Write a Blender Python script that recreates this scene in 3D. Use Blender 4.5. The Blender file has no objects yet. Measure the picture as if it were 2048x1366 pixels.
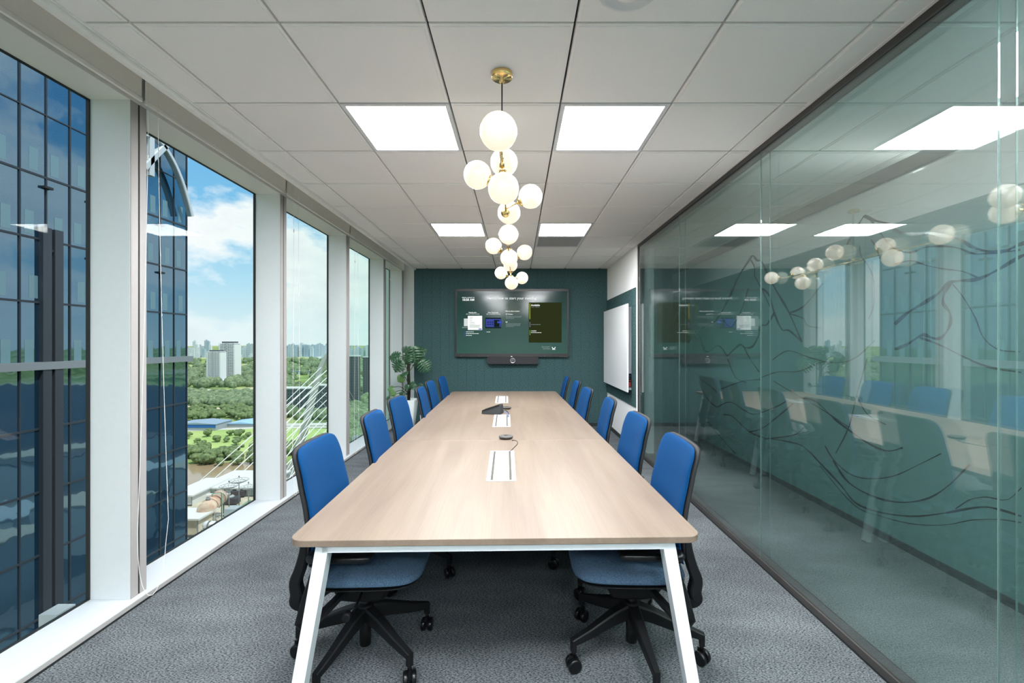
import bpy, bmesh, math, random
from mathutils import Vector, Matrix

# ------------------------------------------------------------------ camera, world, sun, exposure
sc = bpy.context.scene
C = sc.collection
F, VX, VY, CZ = 885.0, 1034.0, 685.5, 1.455
cam = bpy.data.cameras.new('camera'); cam.sensor_width = 36.0; cam.lens = F/2048*36
cam.shift_x = -(VX-1024)/2048; cam.shift_y = (VY-683)/2048
cam.clip_start = 0.05; cam.clip_end = 20000
camo = bpy.data.objects.new('camera', cam); C.objects.link(camo)
camo.location = (0, 0, CZ); camo.rotation_euler = (math.pi/2, 0, 0)
sc.camera = camo
sc.view_settings.view_transform = 'Standard'; sc.view_settings.look = 'None'
sc.view_settings.exposure = 0.42; sc.view_settings.gamma = 1.0; sc.view_settings.use_curve_mapping = False
sc.cycles.transparent_max_bounces = 24
sc.cycles.max_bounces = 10
sc.cycles.diffuse_bounces = 5
sc.cycles.glossy_bounces = 6
sc.cycles.sample_clamp_indirect = 6.0
sc.cycles.use_denoising = True
sc.cycles.caustics_reflective = False; sc.cycles.caustics_refractive = False

world = bpy.data.worlds.new('sky'); sc.world = world; world.use_nodes = True
def build_world():
    nt = world.node_tree; N = nt.nodes; L = nt.links; N.clear()
    out = N.new('ShaderNodeOutputWorld'); bg = N.new('ShaderNodeBackground')
    tc = N.new('ShaderNodeTexCoord'); sep = N.new('ShaderNodeSeparateXYZ')
    L.new(tc.outputs['Generated'], sep.inputs[0])
    ramp = N.new('ShaderNodeValToRGB')
    e = ramp.color_ramp.elements
    e[0].position = 0.0; e[0].color = (0.74, 0.86, 0.90, 1)
    e[1].position = 1.0; e[1].color = (0.10, 0.30, 0.66, 1)
    for p, c in ((0.05, (0.62, 0.79, 0.86, 1)), (0.12, (0.44, 0.71, 0.87, 1)), (0.22, (0.23, 0.55, 0.82, 1)), (0.45, (0.11, 0.36, 0.72, 1))):
        k = ramp.color_ramp.elements.new(p); k.color = c
    L.new(sep.outputs['Z'], ramp.inputs[0])
    mp = N.new('ShaderNodeMapping'); mp.inputs['Scale'].default_value = (1.0, 1.0, 1.9)
    mp.inputs['Location'].default_value = (3.1, 0.35, 0.12)
    L.new(tc.outputs['Generated'], mp.inputs[0])
    n1 = N.new('ShaderNodeTexNoise'); n1.inputs['Scale'].default_value = 3.4
    n1.inputs['Detail'].default_value = 9; n1.inputs['Roughness'].default_value = 0.56
    L.new(mp.outputs[0], n1.inputs[0])
    th = N.new('ShaderNodeValToRGB'); th.color_ramp.elements[0].position = 0.455; th.color_ramp.elements[1].position = 0.54
    L.new(n1.outputs[0], th.inputs[0])
    sh = N.new('ShaderNodeValToRGB'); sh.color_ramp.elements[0].position = 0.48; sh.color_ramp.elements[1].position = 0.78
    sh.color_ramp.elements[0].color = (1.0, 1.0, 1.0, 1); sh.color_ramp.elements[1].color = (0.62, 0.68, 0.74, 1)
    L.new(n1.outputs[0], sh.inputs[0])
    # haze near the horizon keeps the lowest sky pale
    hz = N.new('ShaderNodeMapRange'); hz.inputs[1].default_value = 0.0; hz.inputs[2].default_value = 0.10
    hz.inputs[3].default_value = 0.35; hz.inputs[4].default_value = 1.0
    L.new(sep.outputs['Z'], hz.inputs[0])
    mul = N.new('ShaderNodeMath'); mul.operation = 'MULTIPLY'
    L.new(th.outputs[0], mul.inputs[0]); L.new(hz.outputs[0], mul.inputs[1])
    mx = N.new('ShaderNodeMixRGB'); L.new(mul.outputs[0], mx.inputs[0]); L.new(ramp.outputs[0], mx.inputs[1]); L.new(sh.outputs[0], mx.inputs[2])
    L.new(mx.outputs[0], bg.inputs[0]); bg.inputs[1].default_value = 0.83
    L.new(bg.outputs[0], out.inputs[0])
build_world()
sun = bpy.data.lights.new('sun', 'SUN'); sun.energy = 2.9; sun.angle = math.radians(0.6); sun.color = (1.0, 0.96, 0.88)
suno = bpy.data.objects.new('sun', sun); C.objects.link(suno)
suno.rotation_euler = Vector((0.55, -0.35, 1.1)).to_track_quat('Z', 'Y').to_euler()
PANEL = 60.0      # strength of the ceiling panels
GLOBE = 0.72

# ------------------------------------------------------------------ helpers
def W(px, py, D):
    return Vector(((px-VX)*D/F, D, CZ-(py-VY)*D/F))
def WX(px, py, X):                       # the point at that pixel on the wall plane x = X
    return W(px, py, X*F/(px-VX))
def lin(r, g, b):
    f = lambda c: ((c/255)/12.92 if c <= 10 else (((c/255)+0.055)/1.055)**2.4)
    return (f(r), f(g), f(b), 1)
MATS = {}
def mat(name, col, rough=0.5, metal=0.0, noise=None, bump=0, emit=None, es=0, spec=0.5, coat=0, sheen=0):
    """noise = (scale, amount, (sx,sy,sz), colour2)"""
    if name in MATS: return MATS[name]
    m = bpy.data.materials.new(name); m.use_nodes = True; nt = m.node_tree; b = nt.nodes['Principled BSDF']
    b.inputs['Base Color'].default_value = col; b.inputs['Roughness'].default_value = rough
    b.inputs['Metallic'].default_value = metal; b.inputs['Specular IOR Level'].default_value = spec
    b.inputs['Coat Weight'].default_value = coat; b.inputs['Sheen Weight'].default_value = sheen
    if noise is None: noise = (30, 0.012, (1, 1, 1), None)
    tc = nt.nodes.new('ShaderNodeTexCoord'); mp = nt.nodes.new('ShaderNodeMapping'); mp.inputs['Scale'].default_value = noise[2]
    n = nt.nodes.new('ShaderNodeTexNoise'); n.inputs['Scale'].default_value = noise[0]; n.inputs['Detail'].default_value = 5
    nt.links.new(tc.outputs['Object'], mp.inputs[0]); nt.links.new(mp.outputs[0], n.inputs[0])
    r = nt.nodes.new('ShaderNodeMapRange'); r.inputs[1].default_value = 0.3; r.inputs[2].default_value = 0.7
    nt.links.new(n.outputs[0], r.inputs[0])
    mx = nt.nodes.new('ShaderNodeMixRGB'); nt.links.new(r.outputs[0], mx.inputs[0])
    c2 = noise[3] or tuple(max(0, min(1, c*(1+noise[1]))) for c in col[:3])+(1,)
    c1 = col if noise[3] else tuple(c*(1-noise[1]) for c in col[:3])+(1,)
    mx.inputs[1].default_value = c1; mx.inputs[2].default_value = c2
    nt.links.new(mx.outputs[0], b.inputs['Base Color'])
    if bump:
        bp = nt.nodes.new('ShaderNodeBump'); bp.inputs['Strength'].default_value = bump; bp.inputs['Distance'].default_value = 0.002
        nt.links.new(n.outputs[0], bp.inputs['Height']); nt.links.new(bp.outputs[0], b.inputs['Normal'])
    if emit: b.inputs['Emission Color'].default_value = emit; b.inputs['Emission Strength'].default_value = es
    MATS[name] = m
    return m
def glass(name, tint, rough=0.0, film=None, ior=1.5, power=1.0, boost=1.0):
    """thin sheet: tinted transparency deepening with the slant of the view, plus mirror reflection by Fresnel; film = (colour, share)"""
    m = bpy.data.materials.new(name); m.use_nodes = True; nt = m.node_tree; N = nt.nodes; L = nt.links
    N.remove(N['Principled BSDF']); out = N['Material Output']
    t = N.new('ShaderNodeBsdfTransparent'); g = N.new('ShaderNodeBsdfGlossy'); g.inputs['Roughness'].default_value = rough
    g.inputs['Color'].default_value = (0.97, 0.99, 0.98, 1)
    lw = N.new('ShaderNodeLayerWeight'); lw.inputs[0].default_value = 0.5
    mx = N.new('ShaderNodeMixRGB'); mx.inputs[1].default_value = tint[0]; mx.inputs[2].default_value = tint[1]
    tp_ = N.new('ShaderNodeMath'); tp_.operation = 'POWER'; tp_.inputs[1].default_value = power; L.new(lw.outputs['Facing'], tp_.inputs[0])
    L.new(tp_.outputs[0], mx.inputs[0]); L.new(mx.outputs[0], t.inputs[0])
    r0 = ((ior-1)/(ior+1))**2
    pw = N.new('ShaderNodeMath'); pw.operation = 'POWER'; pw.inputs[1].default_value = 5.0; L.new(lw.outputs['Facing'], pw.inputs[0])
    fr = N.new('ShaderNodeMath'); fr.operation = 'MULTIPLY_ADD'; fr.inputs[1].default_value = 1-r0; fr.inputs[2].default_value = r0; L.new(pw.outputs[0], fr.inputs[0])
    s = N.new('ShaderNodeMixShader'); base = t
    if film:
        d = N.new('ShaderNodeBsdfDiffuse'); d.inputs[0].default_value = film[0]
        tl = N.new('ShaderNodeBsdfTranslucent'); tl.inputs[0].default_value = film[0]
        dm = N.new('ShaderNodeMixShader'); dm.inputs[0].default_value = 0.5; L.new(d.outputs[0], dm.inputs[1]); L.new(tl.outputs[0], dm.inputs[2])
        fm = N.new('ShaderNodeMixShader'); fm.inputs[0].default_value = film[1]
        L.new(t.outputs[0], fm.inputs[1]); L.new(dm.outputs[0], fm.inputs[2]); base = fm
    mu = N.new('ShaderNodeMath'); mu.operation = 'MULTIPLY'; mu.use_clamp = True; mu.inputs[1].default_value = boost
    L.new(fr.outputs[0], mu.inputs[0])
    L.new(mu.outputs[0], s.inputs[0]); L.new(base.outputs[0], s.inputs[1]); L.new(g.outputs[0], s.inputs[2])
    L.new(s.outputs[0], out.inputs[0])
    MATS[name] = m
    return m
def emission(name, col, s):
    m = bpy.data.materials.new(name); m.use_nodes = True; nt = m.node_tree; nt.nodes.remove(nt.nodes['Principled BSDF'])
    e = nt.nodes.new('ShaderNodeEmission'); e.inputs[0].default_value = col; e.inputs[1].default_value = s
    nt.links.new(e.outputs[0], nt.nodes['Material Output'].inputs[0]); MATS[name] = m
    return m

class MB:
    def __init__(s): s.v = []; s.f = []; s.sm = []
    def add(s, vs, fs, smooth=False):
        o = len(s.v); s.v += [tuple(v) for v in vs]; s.f += [tuple(i+o for i in f) for f in fs]; s.sm += [smooth]*len(fs); return s
    def box(s, x0, x1, y0, y1, z0, z1, M=None):
        vs = [Vector((x, y, z)) for z in (z0, z1) for y in (y0, y1) for x in (x0, x1)]
        if M: vs = [M @ v for v in vs]
        return s.add(vs, [(0,2,3,1), (4,5,7,6), (0,1,5,4), (1,3,7,5), (3,2,6,7), (2,0,4,6)])
    def cbox(s, c, d, M=None):
        return s.box(c[0]-d[0]/2, c[0]+d[0]/2, c[1]-d[1]/2, c[1]+d[1]/2, c[2]-d[2]/2, c[2]+d[2]/2, M)
    def bev(s, x0, x1, y0, y1, z0, z1, b, M=None):
        """box with chamfered vertical edges and top/bottom rims"""
        def ring(z, i):
            return [Vector(p) for p in ((x0+i+b,y0+i,z),(x1-i-b,y0+i,z),(x1-i,y0+i+b,z),(x1-i,y1-i-b,z),(x1-i-b,y1-i,z),(x0+i+b,y1-i,z),(x0+i,y1-i-b,z),(x0+i,y0+i+b,z))]
        rs = [ring(z0, b*.7), ring(z0+b, 0), ring(z1-b, 0), ring(z1, b*.7)]
        return s.loft(rs, M=M, smooth=False)
    def loft(s, rings, closed=True, caps=True, smooth=True, M=None):
        n = len(rings[0]); vs = [v for r in rings for v in r]
        if M: vs = [M @ Vector(v) for v in vs]
        fs = []
        for i in range(len(rings)-1):
            for j in range(n if closed else n-1):
                k = (j+1) % n
                fs.append((i*n+j, i*n+k, (i+1)*n+k, (i+1)*n+j))
        s.add(vs, fs, smooth)
        if caps and closed:
            o = len(s.v)-len(vs)
            s.f.append(tuple(o+j for j in reversed(range(n)))); s.f.append(tuple(o+(len(rings)-1)*n+j for j in range(n))); s.sm += [False, False]
        return s
    def cyl(s, p0, p1, r0, r1=None, n=12, caps=True, smooth=True):
        return s.tube([p0, p1], [r0, r0 if r1 is None else r1], n, caps, smooth)
    def tube(s, pts, r, n=8, caps=True, smooth=True):
        pts = [Vector(p) for p in pts]; R = r if isinstance(r, (list, tuple)) else [r]*len(pts)
        rings = []; up = None
        for i, p in enumerate(pts):
            t = (pts[min(i+1, len(pts)-1)]-pts[max(i-1, 0)]).normalized()
            if up is None:
                up = Vector((0, 0, 1)) if abs(t.z) < 0.9 else Vector((1, 0, 0))
            a = t.cross(up).normalized(); b = a.cross(t).normalized(); up = b
            rings.append([p+(a*math.cos(2*math.pi*k/n)+b*math.sin(2*math.pi*k/n))*R[i] for k in range(n)])
        return s.loft(rings, caps=caps, smooth=smooth)
    def bar(s, pts, w, h, side=(0, 1, 0), taper=None):
        """rectangular section swept on pts; w along 'side', h across"""
        pts = [Vector(p) for p in pts]; side = Vector(side).normalized(); rings = []
        for i, p in enumerate(pts):
            t = (pts[min(i+1, len(pts)-1)]-pts[max(i-1, 0)]).normalized()
            u = t.cross(side).normalized(); k = taper[i] if taper else 1
            a = side*w/2*(k if isinstance(k, (int, float)) else k[0]); b = u*h/2*(k if isinstance(k, (int, float)) else k[1])
            c = 0.75
            rings.append([p+a*x+b*y for x, y in ((-1,-c),(-c,-1),(c,-1),(1,-c),(1,c),(c,1),(-c,1),(-1,c))])
        return s.loft(rings, smooth=False)
    def lathe(s, prof, c=(0, 0, 0), n=24, M=None, smooth=True):
        rings = [[Vector((c[0]+r*math.cos(2*math.pi*k/n), c[1]+r*math.sin(2*math.pi*k/n), c[2]+z)) for k in range(n)] for r, z in prof]
        return s.loft(rings, smooth=smooth, M=M)
    def sphere(s, c, r, n=20, m=12, M=None):
        prof = [(max(r*math.sin(math.pi*i/m), 1e-4), -r*math.cos(math.pi*i/m)) for i in range(m+1)]
        return s.lathe(prof, c, n, M)
    def prism(s, poly, axis, a0, a1, smooth=False):
        """polygon in the two other axes extruded along axis"""
        def P(p, a):
            return {'x': Vector((a, p[0], p[1])), 'y': Vector((p[0], a, p[1])), 'z': Vector((p[0], p[1], a))}[axis]
        return s.loft([[P(p, a0) for p in poly], [P(p, a1) for p in poly]], smooth=smooth)
    def build(s, name, m, parent=None, loc=None, fix=True):
        me = bpy.data.meshes.new(name); me.from_pydata(s.v, [], s.f)
        me.polygons.foreach_set('use_smooth', s.sm)
        me.update()
        if fix:
            bm = bmesh.new(); bm.from_mesh(me); bmesh.ops.recalc_face_normals(bm, faces=bm.faces); bm.to_mesh(me); bm.free()
        me.materials.append(m)
        o = bpy.data.objects.new(name, me); C.objects.link(o)
        if parent: o.parent = parent
        if loc: o.location = loc
        return o
def tag(o, label=None, cat=None, group=None, kind=None):
    if label: o['label'] = label
    if cat: o['category'] = cat
    if group: o['group'] = group
    if kind: o['kind'] = kind
    return o
def empty(name, loc=(0, 0, 0), rz=0):
    o = bpy.data.objects.new(name, None); C.objects.link(o); o.location = loc; o.rotation_euler = (0, 0, rz); o.empty_display_size = 0.1
    return o
def copy_one(o, parent=None, loc=None):
    c = o.copy(); C.objects.link(c)
    if parent: c.parent = parent
    if loc is not None: c.location = loc
    return c
def copy_tree(o, parent=None):
    c = o.copy(); C.objects.link(c); c.parent = parent
    for ch in list(o.children): copy_tree(ch, c)
    return c
def squircle(nx, nz, W_, H_, p=6):
    """grid points filling a rounded rectangle; returns list rows of (x,z,m) m = 0 centre .. 1 edge"""
    rows = []
    for j in range(nz+1):
        row = []
        for i in range(nx+1):
            u = -math.cos(math.pi*i/nx); v = -math.cos(math.pi*j/nz)
            a = max(abs(u), abs(v)); q = (abs(u)**p+abs(v)**p)**(1/p) if a > 0 else 1
            k = a/q if a > 0 else 1
            row.append((u*k*W_, v*k*H_, a))
        rows.append(row)
    return rows
def pillow(mb, nx, nz, Wd, Hd, fpos, p=6, edge=0.55):
    """closed cushion; fpos(x,z,side,e) gives the point; side=+1 front / -1 back, e = 0 at the rim .. 1 inside"""
    g = squircle(nx, nz, Wd, Hd, p); vs = []; fs = []; idx = {}
    for sgn in (1, -1):
        for j, row in enumerate(g):
            for i, (x, z, a) in enumerate(row):
                rim = i in (0, nx) or j in (0, nz)
                if sgn == -1 and rim: idx[(sgn, i, j)] = idx[(1, i, j)]; continue
                e = (1-a**8)**edge if a < 1 else 0
                idx[(sgn, i, j)] = len(vs); vs.append(fpos(x, z, sgn, e))
    for sgn in (1, -1):
        for j in range(nz):
            for i in range(nx):
                q = (idx[(sgn,i,j)], idx[(sgn,i+1,j)], idx[(sgn,i+1,j+1)], idx[(sgn,i,j+1)])
                fs.append(q if sgn == 1 else q[::-1])
    mb.add(vs, fs, True)
    return mb

# ------------------------------------------------------------------ materials
tile_m = mat('ceiling_tile_paint', lin(244, 243, 241), 0.9, noise=(220, 0.03, (1,1,1), None), bump=0.05)
dark_m = mat('dark_void', lin(30, 32, 34), 0.9)
white_m = mat('white_wall_paint', lin(242, 242, 242), 0.75)
alu_m = mat('white_powder_coat', lin(216, 219, 221), 0.38)
aluf_m = mat('grey_mullion_face', lin(160, 156, 154), 0.45)
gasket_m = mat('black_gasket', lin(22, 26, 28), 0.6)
sill_m = mat('white_sill', lin(196, 200, 204), 0.32)
blind_m = mat('roller_blind_fabric', lin(244, 242, 235), 0.85, noise=(400, 0.05, (1,1,1), None), bump=0.1)
blindbar_m = mat('blind_bottom_bar', lin(246, 244, 238), 0.5)
felt_m = mat('teal_felt', lin(34, 57, 59), 0.98, noise=(90, 0.3, (1,1,1), lin(82, 110, 112)), bump=0.5, spec=0.1)
teal_m = mat('teal_paint', lin(100, 142, 140), 0.3)
frame_m = mat('charcoal_frame', lin(58, 55, 54), 0.45)
base_m = mat('dark_baseboard', lin(40, 42, 44), 0.5)
blue_m = mat('blue_mesh_fabric', lin(2, 55, 100), 0.9, noise=(700, 0.16, (1,1,1), None), bump=0.35, spec=0.12)
seat_m = mat('heather_blue_fabric', lin(54, 78, 104), 0.95, noise=(300, 0.3, (1,1,1), lin(106, 132, 158)), bump=0.3, spec=0.15)
black_m = mat('black_plastic', lin(17, 18, 20), 0.5, spec=0.25)
blackg_m = mat('black_gloss_plastic', lin(12, 13, 15), 0.28, spec=0.4)
shell_m = mat('graphite_shell', lin(38, 39, 41), 0.6, spec=0.2)
steelw_m = mat('white_table_steel', lin(228, 233, 236), 0.35)
brass_m = mat('brass', (0.83, 0.60, 0.25, 1), 0.22, metal=1.0)
globe_m = mat('opal_glass_globe', (0.30, 0.29, 0.27, 1), 0.25, emit=(1.0, 0.80, 0.60, 1), es=GLOBE)
cord_m = mat('black_cord', lin(28, 26, 26), 0.6)
plate_m = mat('white_power_plate', lin(205, 206, 204), 0.45)
brush_m = mat('dark_brush_strip', lin(46, 44, 40), 0.95, noise=(300, 0.4, (1,1,1), lin(90, 88, 82)), bump=0.8)
board_m = mat('whiteboard_enamel', lin(244, 244, 245), 0.22)
panel_e = emission('light_panel_diffuser', (0.965, 0.985, 1.0, 1), PANEL)
chain_m = mat('white_bead_chain', lin(235, 235, 232), 0.4)
win_glass = glass('window_glass', ((0.985, 0.99, 0.99, 1), (0.30, 0.80, 0.62, 1)), ior=1.35, power=4.0, boost=0.18)
front_glass = glass('partition_glass', ((0.98, 0.985, 0.985, 1), (0.86, 0.92, 0.91, 1)), ior=2.2)
film_glass = glass('partition_film_glass', ((0.95, 0.97, 0.97, 1), (0.78, 0.88, 0.86, 1)), ior=2.0, film=(lin(190, 206, 206), 0.06))
edge_m = mat('glass_edge', lin(104, 128, 124), 0.35, spec=0.3)

def wood_material():
    m = bpy.data.materials.new('pale_oak_laminate'); m.use_nodes = True; nt = m.node_tree; b = nt.nodes['Principled BSDF']; N = nt.nodes; L = nt.links
    tc = N.new('ShaderNodeTexCoord'); mp = N.new('ShaderNodeMapping'); mp.inputs['Scale'].default_value = (9.0, 0.8, 9.0)
    L.new(tc.outputs['Object'], mp.inputs[0])
    n1 = N.new('ShaderNodeTexNoise'); n1.inputs['Scale'].default_value = 1.0; n1.inputs['Detail'].default_value = 3; n1.inputs['Distortion'].default_value = 0.6
    L.new(mp.outputs[0], n1.inputs[0])
    mp2 = N.new('ShaderNodeMapping'); mp2.inputs['Scale'].default_value = (130.0, 3.0, 130.0); L.new(tc.outputs['Object'], mp2.inputs[0])
    n2 = N.new('ShaderNodeTexNoise'); n2.inputs['Scale'].default_value = 1.0; n2.inputs['Detail'].default_value = 4; L.new(mp2.outputs[0], n2.inputs[0])
    r = N.new('ShaderNodeValToRGB'); r.color_ramp.elements[0].position = 0.3; r.color_ramp.elements[1].position = 0.72
    r.color_ramp.elements[0].color = lin(111, 96, 84); r.color_ramp.elements[1].color = lin(126, 112, 99)
    L.new(n1.outputs[0], r.inputs[0])
    r2 = N.new('ShaderNodeValToRGB'); r2.color_ramp.elements[0].position = 0.3; r2.color_ramp.elements[1].position = 0.6
    r2.color_ramp.elements[0].color = (0.86, 0.83, 0.80, 1); r2.color_ramp.elements[1].color = (1, 1, 1, 1); L.new(n2.outputs[0], r2.inputs[0])
    mx = N.new('ShaderNodeMixRGB'); mx.blend_type = 'MULTIPLY'; mx.inputs[0].default_value = 0.55
    L.new(r.outputs[0], mx.inputs[1]); L.new(r2.outputs[0], mx.inputs[2]); L.new(mx.outputs[0], b.inputs['Base Color'])
    b.inputs['Roughness'].default_value = 0.42; b.inputs['Specular IOR Level'].default_value = 0.35
    MATS['wood'] = m
    return m
wood_m = wood_material()
def carpet_material(name, c0, c1):
    m = bpy.data.materials.new(name); m.use_nodes = True; nt = m.node_tree; b = nt.nodes['Principled BSDF']; N = nt.nodes; L = nt.links
    tc = N.new('ShaderNodeTexCoord')
    n1 = N.new('ShaderNodeTexNoise'); n1.inputs['Scale'].default_value = 95; n1.inputs['Detail'].default_value = 3; n1.inputs['Roughness'].default_value = 0.7
    mp = N.new('ShaderNodeMapping'); mp.inputs['Scale'].default_value = (1.0, 2.4, 1.0); mp.inputs['Rotation'].default_value = (0, 0, 0.5)
    L.new(tc.outputs['Object'], mp.inputs[0]); L.new(mp.outputs[0], n1.inputs[0])
    n2 = N.new('ShaderNodeTexNoise'); n2.inputs['Scale'].default_value = 3.2; n2.inputs['Detail'].default_value = 4; L.new(mp.outputs[0], n2.inputs[0])
    r = N.new('ShaderNodeValToRGB'); r.color_ramp.elements[0].position = 0.36; r.color_ramp.elements[1].position = 0.62
    r.color_ramp.elements[0].color = c0; r.color_ramp.elements[1].color = c1; L.new(n1.outputs[0], r.inputs[0])
    r2 = N.new('ShaderNodeValToRGB'); r2.color_ramp.elements[0].position = 0.3; r2.color_ramp.elements[1].position = 0.7
    r2.color_ramp.elements[0].color = (0.72, 0.73, 0.74, 1); r2.color_ramp.elements[1].color = (1, 1, 1, 1); L.new(n2.outputs[0], r2.inputs[0])
    mx = N.new('ShaderNodeMixRGB'); mx.blend_type = 'MULTIPLY'; mx.inputs[0].default_value = 1.0
    L.new(r.outputs[0], mx.inputs[1]); L.new(r2.outputs[0], mx.inputs[2]); L.new(mx.outputs[0], b.inputs['Base Color'])
    b.inputs['Roughness'].default_value = 0.97; b.inputs['Specular IOR Level'].default_value = 0.1
    bp = N.new('ShaderNodeBump'); bp.inputs['Strength'].default_value = 0.6; bp.inputs['Distance'].default_value = 0.004
    L.new(n1.outputs[0], bp.inputs['Height']); L.new(bp.outputs[0], b.inputs['Normal'])
    return m
carpet_m = carpet_material('heather_grey_carpet', lin(12, 15, 17), lin(134, 140, 144))
carpet2_m = carpet_material('dark_grey_carpet', lin(26, 32, 32), lin(110, 120, 118))

# ------------------------------------------------------------------ room constants
XG, XM, XS = -2.364, -2.139, -2.097      # glass plane, mullion front, sill front
ZS, ZH = 0.036, CZ+1.344                  # sill top, window head
ZC = CZ+1.29                              # ceiling
XR = 1.586                                # glass partition inner face
YB = 7.72                                 # felt wall
Y0 = -4.7                                 # wall behind the camera
YE = 8.24
XW = 2.72                                 # far side of the corridor
# ------------------------------------------------------------------ floor, ceiling, walls
tag(MB().box(XS-0.02, 1.66, Y0, YE+0.1, -0.12, 0).build('floor', carpet_m), kind='structure')
tag(MB().box(1.66, XW+0.05, Y0, YE+0.1, -0.12, 0).build('floor_corridor', carpet2_m), kind='structure')
ceil = tag(MB().box(-1.775, XW+0.6, Y0, YE+0.1, ZC+0.03, ZC+0.16).build('ceiling', dark_m), kind='structure')
# tegular ceiling tiles, one object each, sharing meshes by size
def tile_mesh(w, d, name='ceiling_tile'):
    mb = MB(); g = 0.0055; s = 0.019; t = 0.005
    mb.box(g, w-g, g, d-g, t, 0.03)
    mb.box(s, w-s, s, d-s, 0, t)
    return mb
gx = [-1.755, -1.564, -0.964, -0.364, 0.236, 0.836, 1.436, XR+0.004]
gxc = [1.67, 2.036, 2.636, XW+0.012]
gy = [-4.7, -4.21, -3.61, -3.01, -2.41, -1.81, -1.21, -0.61, -0.01, 0.59, 1.19, 1.79, 2.39, 2.99, 3.59, 4.19, 4.79, 5.39, 5.99, 6.59, 7.19, YB]
cache = {}
def put_tile(x0, x1, y0, y1):
    k = (round(x1-x0, 3), round(y1-y0, 3))
    if k not in cache:
        cache[k] = tile_mesh(*k).build('ceiling_tile', tile_m, ceil, (x0, y0, ZC)); return
    copy_one(cache[k], None, (x0, y0, ZC))
lights = [(2, 12), (4, 12), (2, 16), (4, 16), (2, 8), (4, 8), (2, 4), (4, 4)]
vents = [(4, 17)]
for i in range(len(gx)-1):
    for j in range(len(gy)-1):
        if (i, j) in lights or (i, j) in vents: continue
        put_tile(gx[i], gx[i+1], gy[j], gy[j+1])
for i in range(len(gxc)-1):
    for j in range(len(gy)-1):
        put_tile(gxc[i], gxc[i+1], gy[j], gy[j+1])
def light_panel(i, j, label):
    x0, x1, y0, y1 = gx[i], gx[i+1], gy[j], gy[j+1]
    r = empty('ceiling_light_panel', ((x0+x1)/2, (y0+y1)/2, ZC+0.004))
    tag(r, label, 'light', 'square ceiling light panels')
    m = MB(); a = 0.296; b = 0.272
    for q in ((-a, a, -a, -b), (-a, a, b, a), (-a, -b, -b, b), (b, a, -b, b)): m.box(q[0], q[1], q[2], q[3], -0.003, 0.022)
    m.build('frame', alu_m, r)
    MB().box(-b, b, -b, b, 0.002, 0.012).build('diffuser', panel_e, r)
light_panel(2, 12, 'bright square light panel set in the ceiling, nearer one on the window side')
light_panel(4, 12, 'bright square light panel set in the ceiling, nearer one on the glass wall side')
light_panel(2, 16, 'bright square light panel set in the ceiling, farther one on the window side')
light_panel(4, 16, 'bright square light panel set in the ceiling, farther one beside the grey grille')
for (i, j) in lights[4:]: light_panel(i, j, 'bright square ceiling light panel behind the camera')
r = empty('ceiling_grille', ((gx[4]+gx[5])/2, (gy[17]+gy[18])/2, ZC+0.004)); tag(r, 'grey perforated air grille in the ceiling beyond the farther light panel', 'vent')
m = MB(); a = 0.296; b = 0.268
for q in ((-a, a, -a, -b), (-a, a, b, a), (-a, -b, -b, b), (b, a, -b, b)): m.box(q[0], q[1], q[2], q[3], -0.002, 0.02)
m.build('frame', alu_m, r)
m = MB()
for k in range(26):
    y = -b+0.0103+k*0.0206; m.box(-b, b, y-0.006, y+0.006, 0.004, 0.010)
m.build('louvre', mat('grille_grey', lin(168, 170, 172), 0.6), r)
# round sensor in the ceiling above the camera
r = empty('ceiling_speaker', (0.41, 1.60, ZC)); tag(r, 'round white ceiling fitting at the top edge of the picture', 'fitting')
MB().lathe([(0.118, 0.0), (0.116, -0.008), (0.098, -0.014), (0.094, -0.010), (0.03, -0.012), (0.002, -0.012)]).build('rim', alu_m, r)
MB().lathe([(0.06, -0.010), (0.056, -0.018), (0.03, -0.021), (0.002, -0.022)]).build('cover', tile_m, r)

# trims along the ceiling
m = MB(); m.box(-1.757, -1.748, Y0, YB, ZC-0.001, ZC+0.02); m.box(-1.797, -1.762, Y0, YB, ZC-0.022, ZC+0.1); m.box(-1.762, -1.757, Y0, YB, ZC+0.006, ZC+0.1)
tag(m.build('trim_1', mat('white_ceiling_trim', lin(240, 239, 235), 0.6)), kind='structure')
tag(MB().box(1.570, XR+0.001, Y0, YB, ZC-0.003, ZC+0.01).build('trim_2', white_m), kind='structure')
# blind recess roof and the head above the windows
m = MB(); m.box(XG-0.1, -1.775, Y0, YE+0.1, ZC+0.33, ZC+0.36); m.box(-1.797, -1.775, Y0, YE, ZC+0.03, ZC+0.34)
m.box(XG-0.02, XM, Y0, YE+0.1, ZH, ZC+0.34)
tag(m.build('trim_3', mat('window_head', lin(232, 234, 231), 0.5)), kind='structure')
# sill
m = MB(); m.box(XG-0.014, XS-0.004, Y0, YE+0.05, -0.1, ZS); m.box(XS-0.004, XS, Y0, YE, 0.012, ZS+0.001)
tag(m.build('trim_4', sill_m), kind='structure')
tag(MB().box(XS-0.002, XS+0.003, Y0, YE, 0.0, 0.011).build('sill_shadow_strip', gasket_m), kind='structure')  # black strip in place of the shade in the gap under the sill
tag(MB().box(XS-0.0005, XS+0.002, Y0, YE, 0.0115, ZS-0.003).build('trim_5', mat('sill_face', lin(158, 156, 154), 0.5)), kind='structure')

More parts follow.
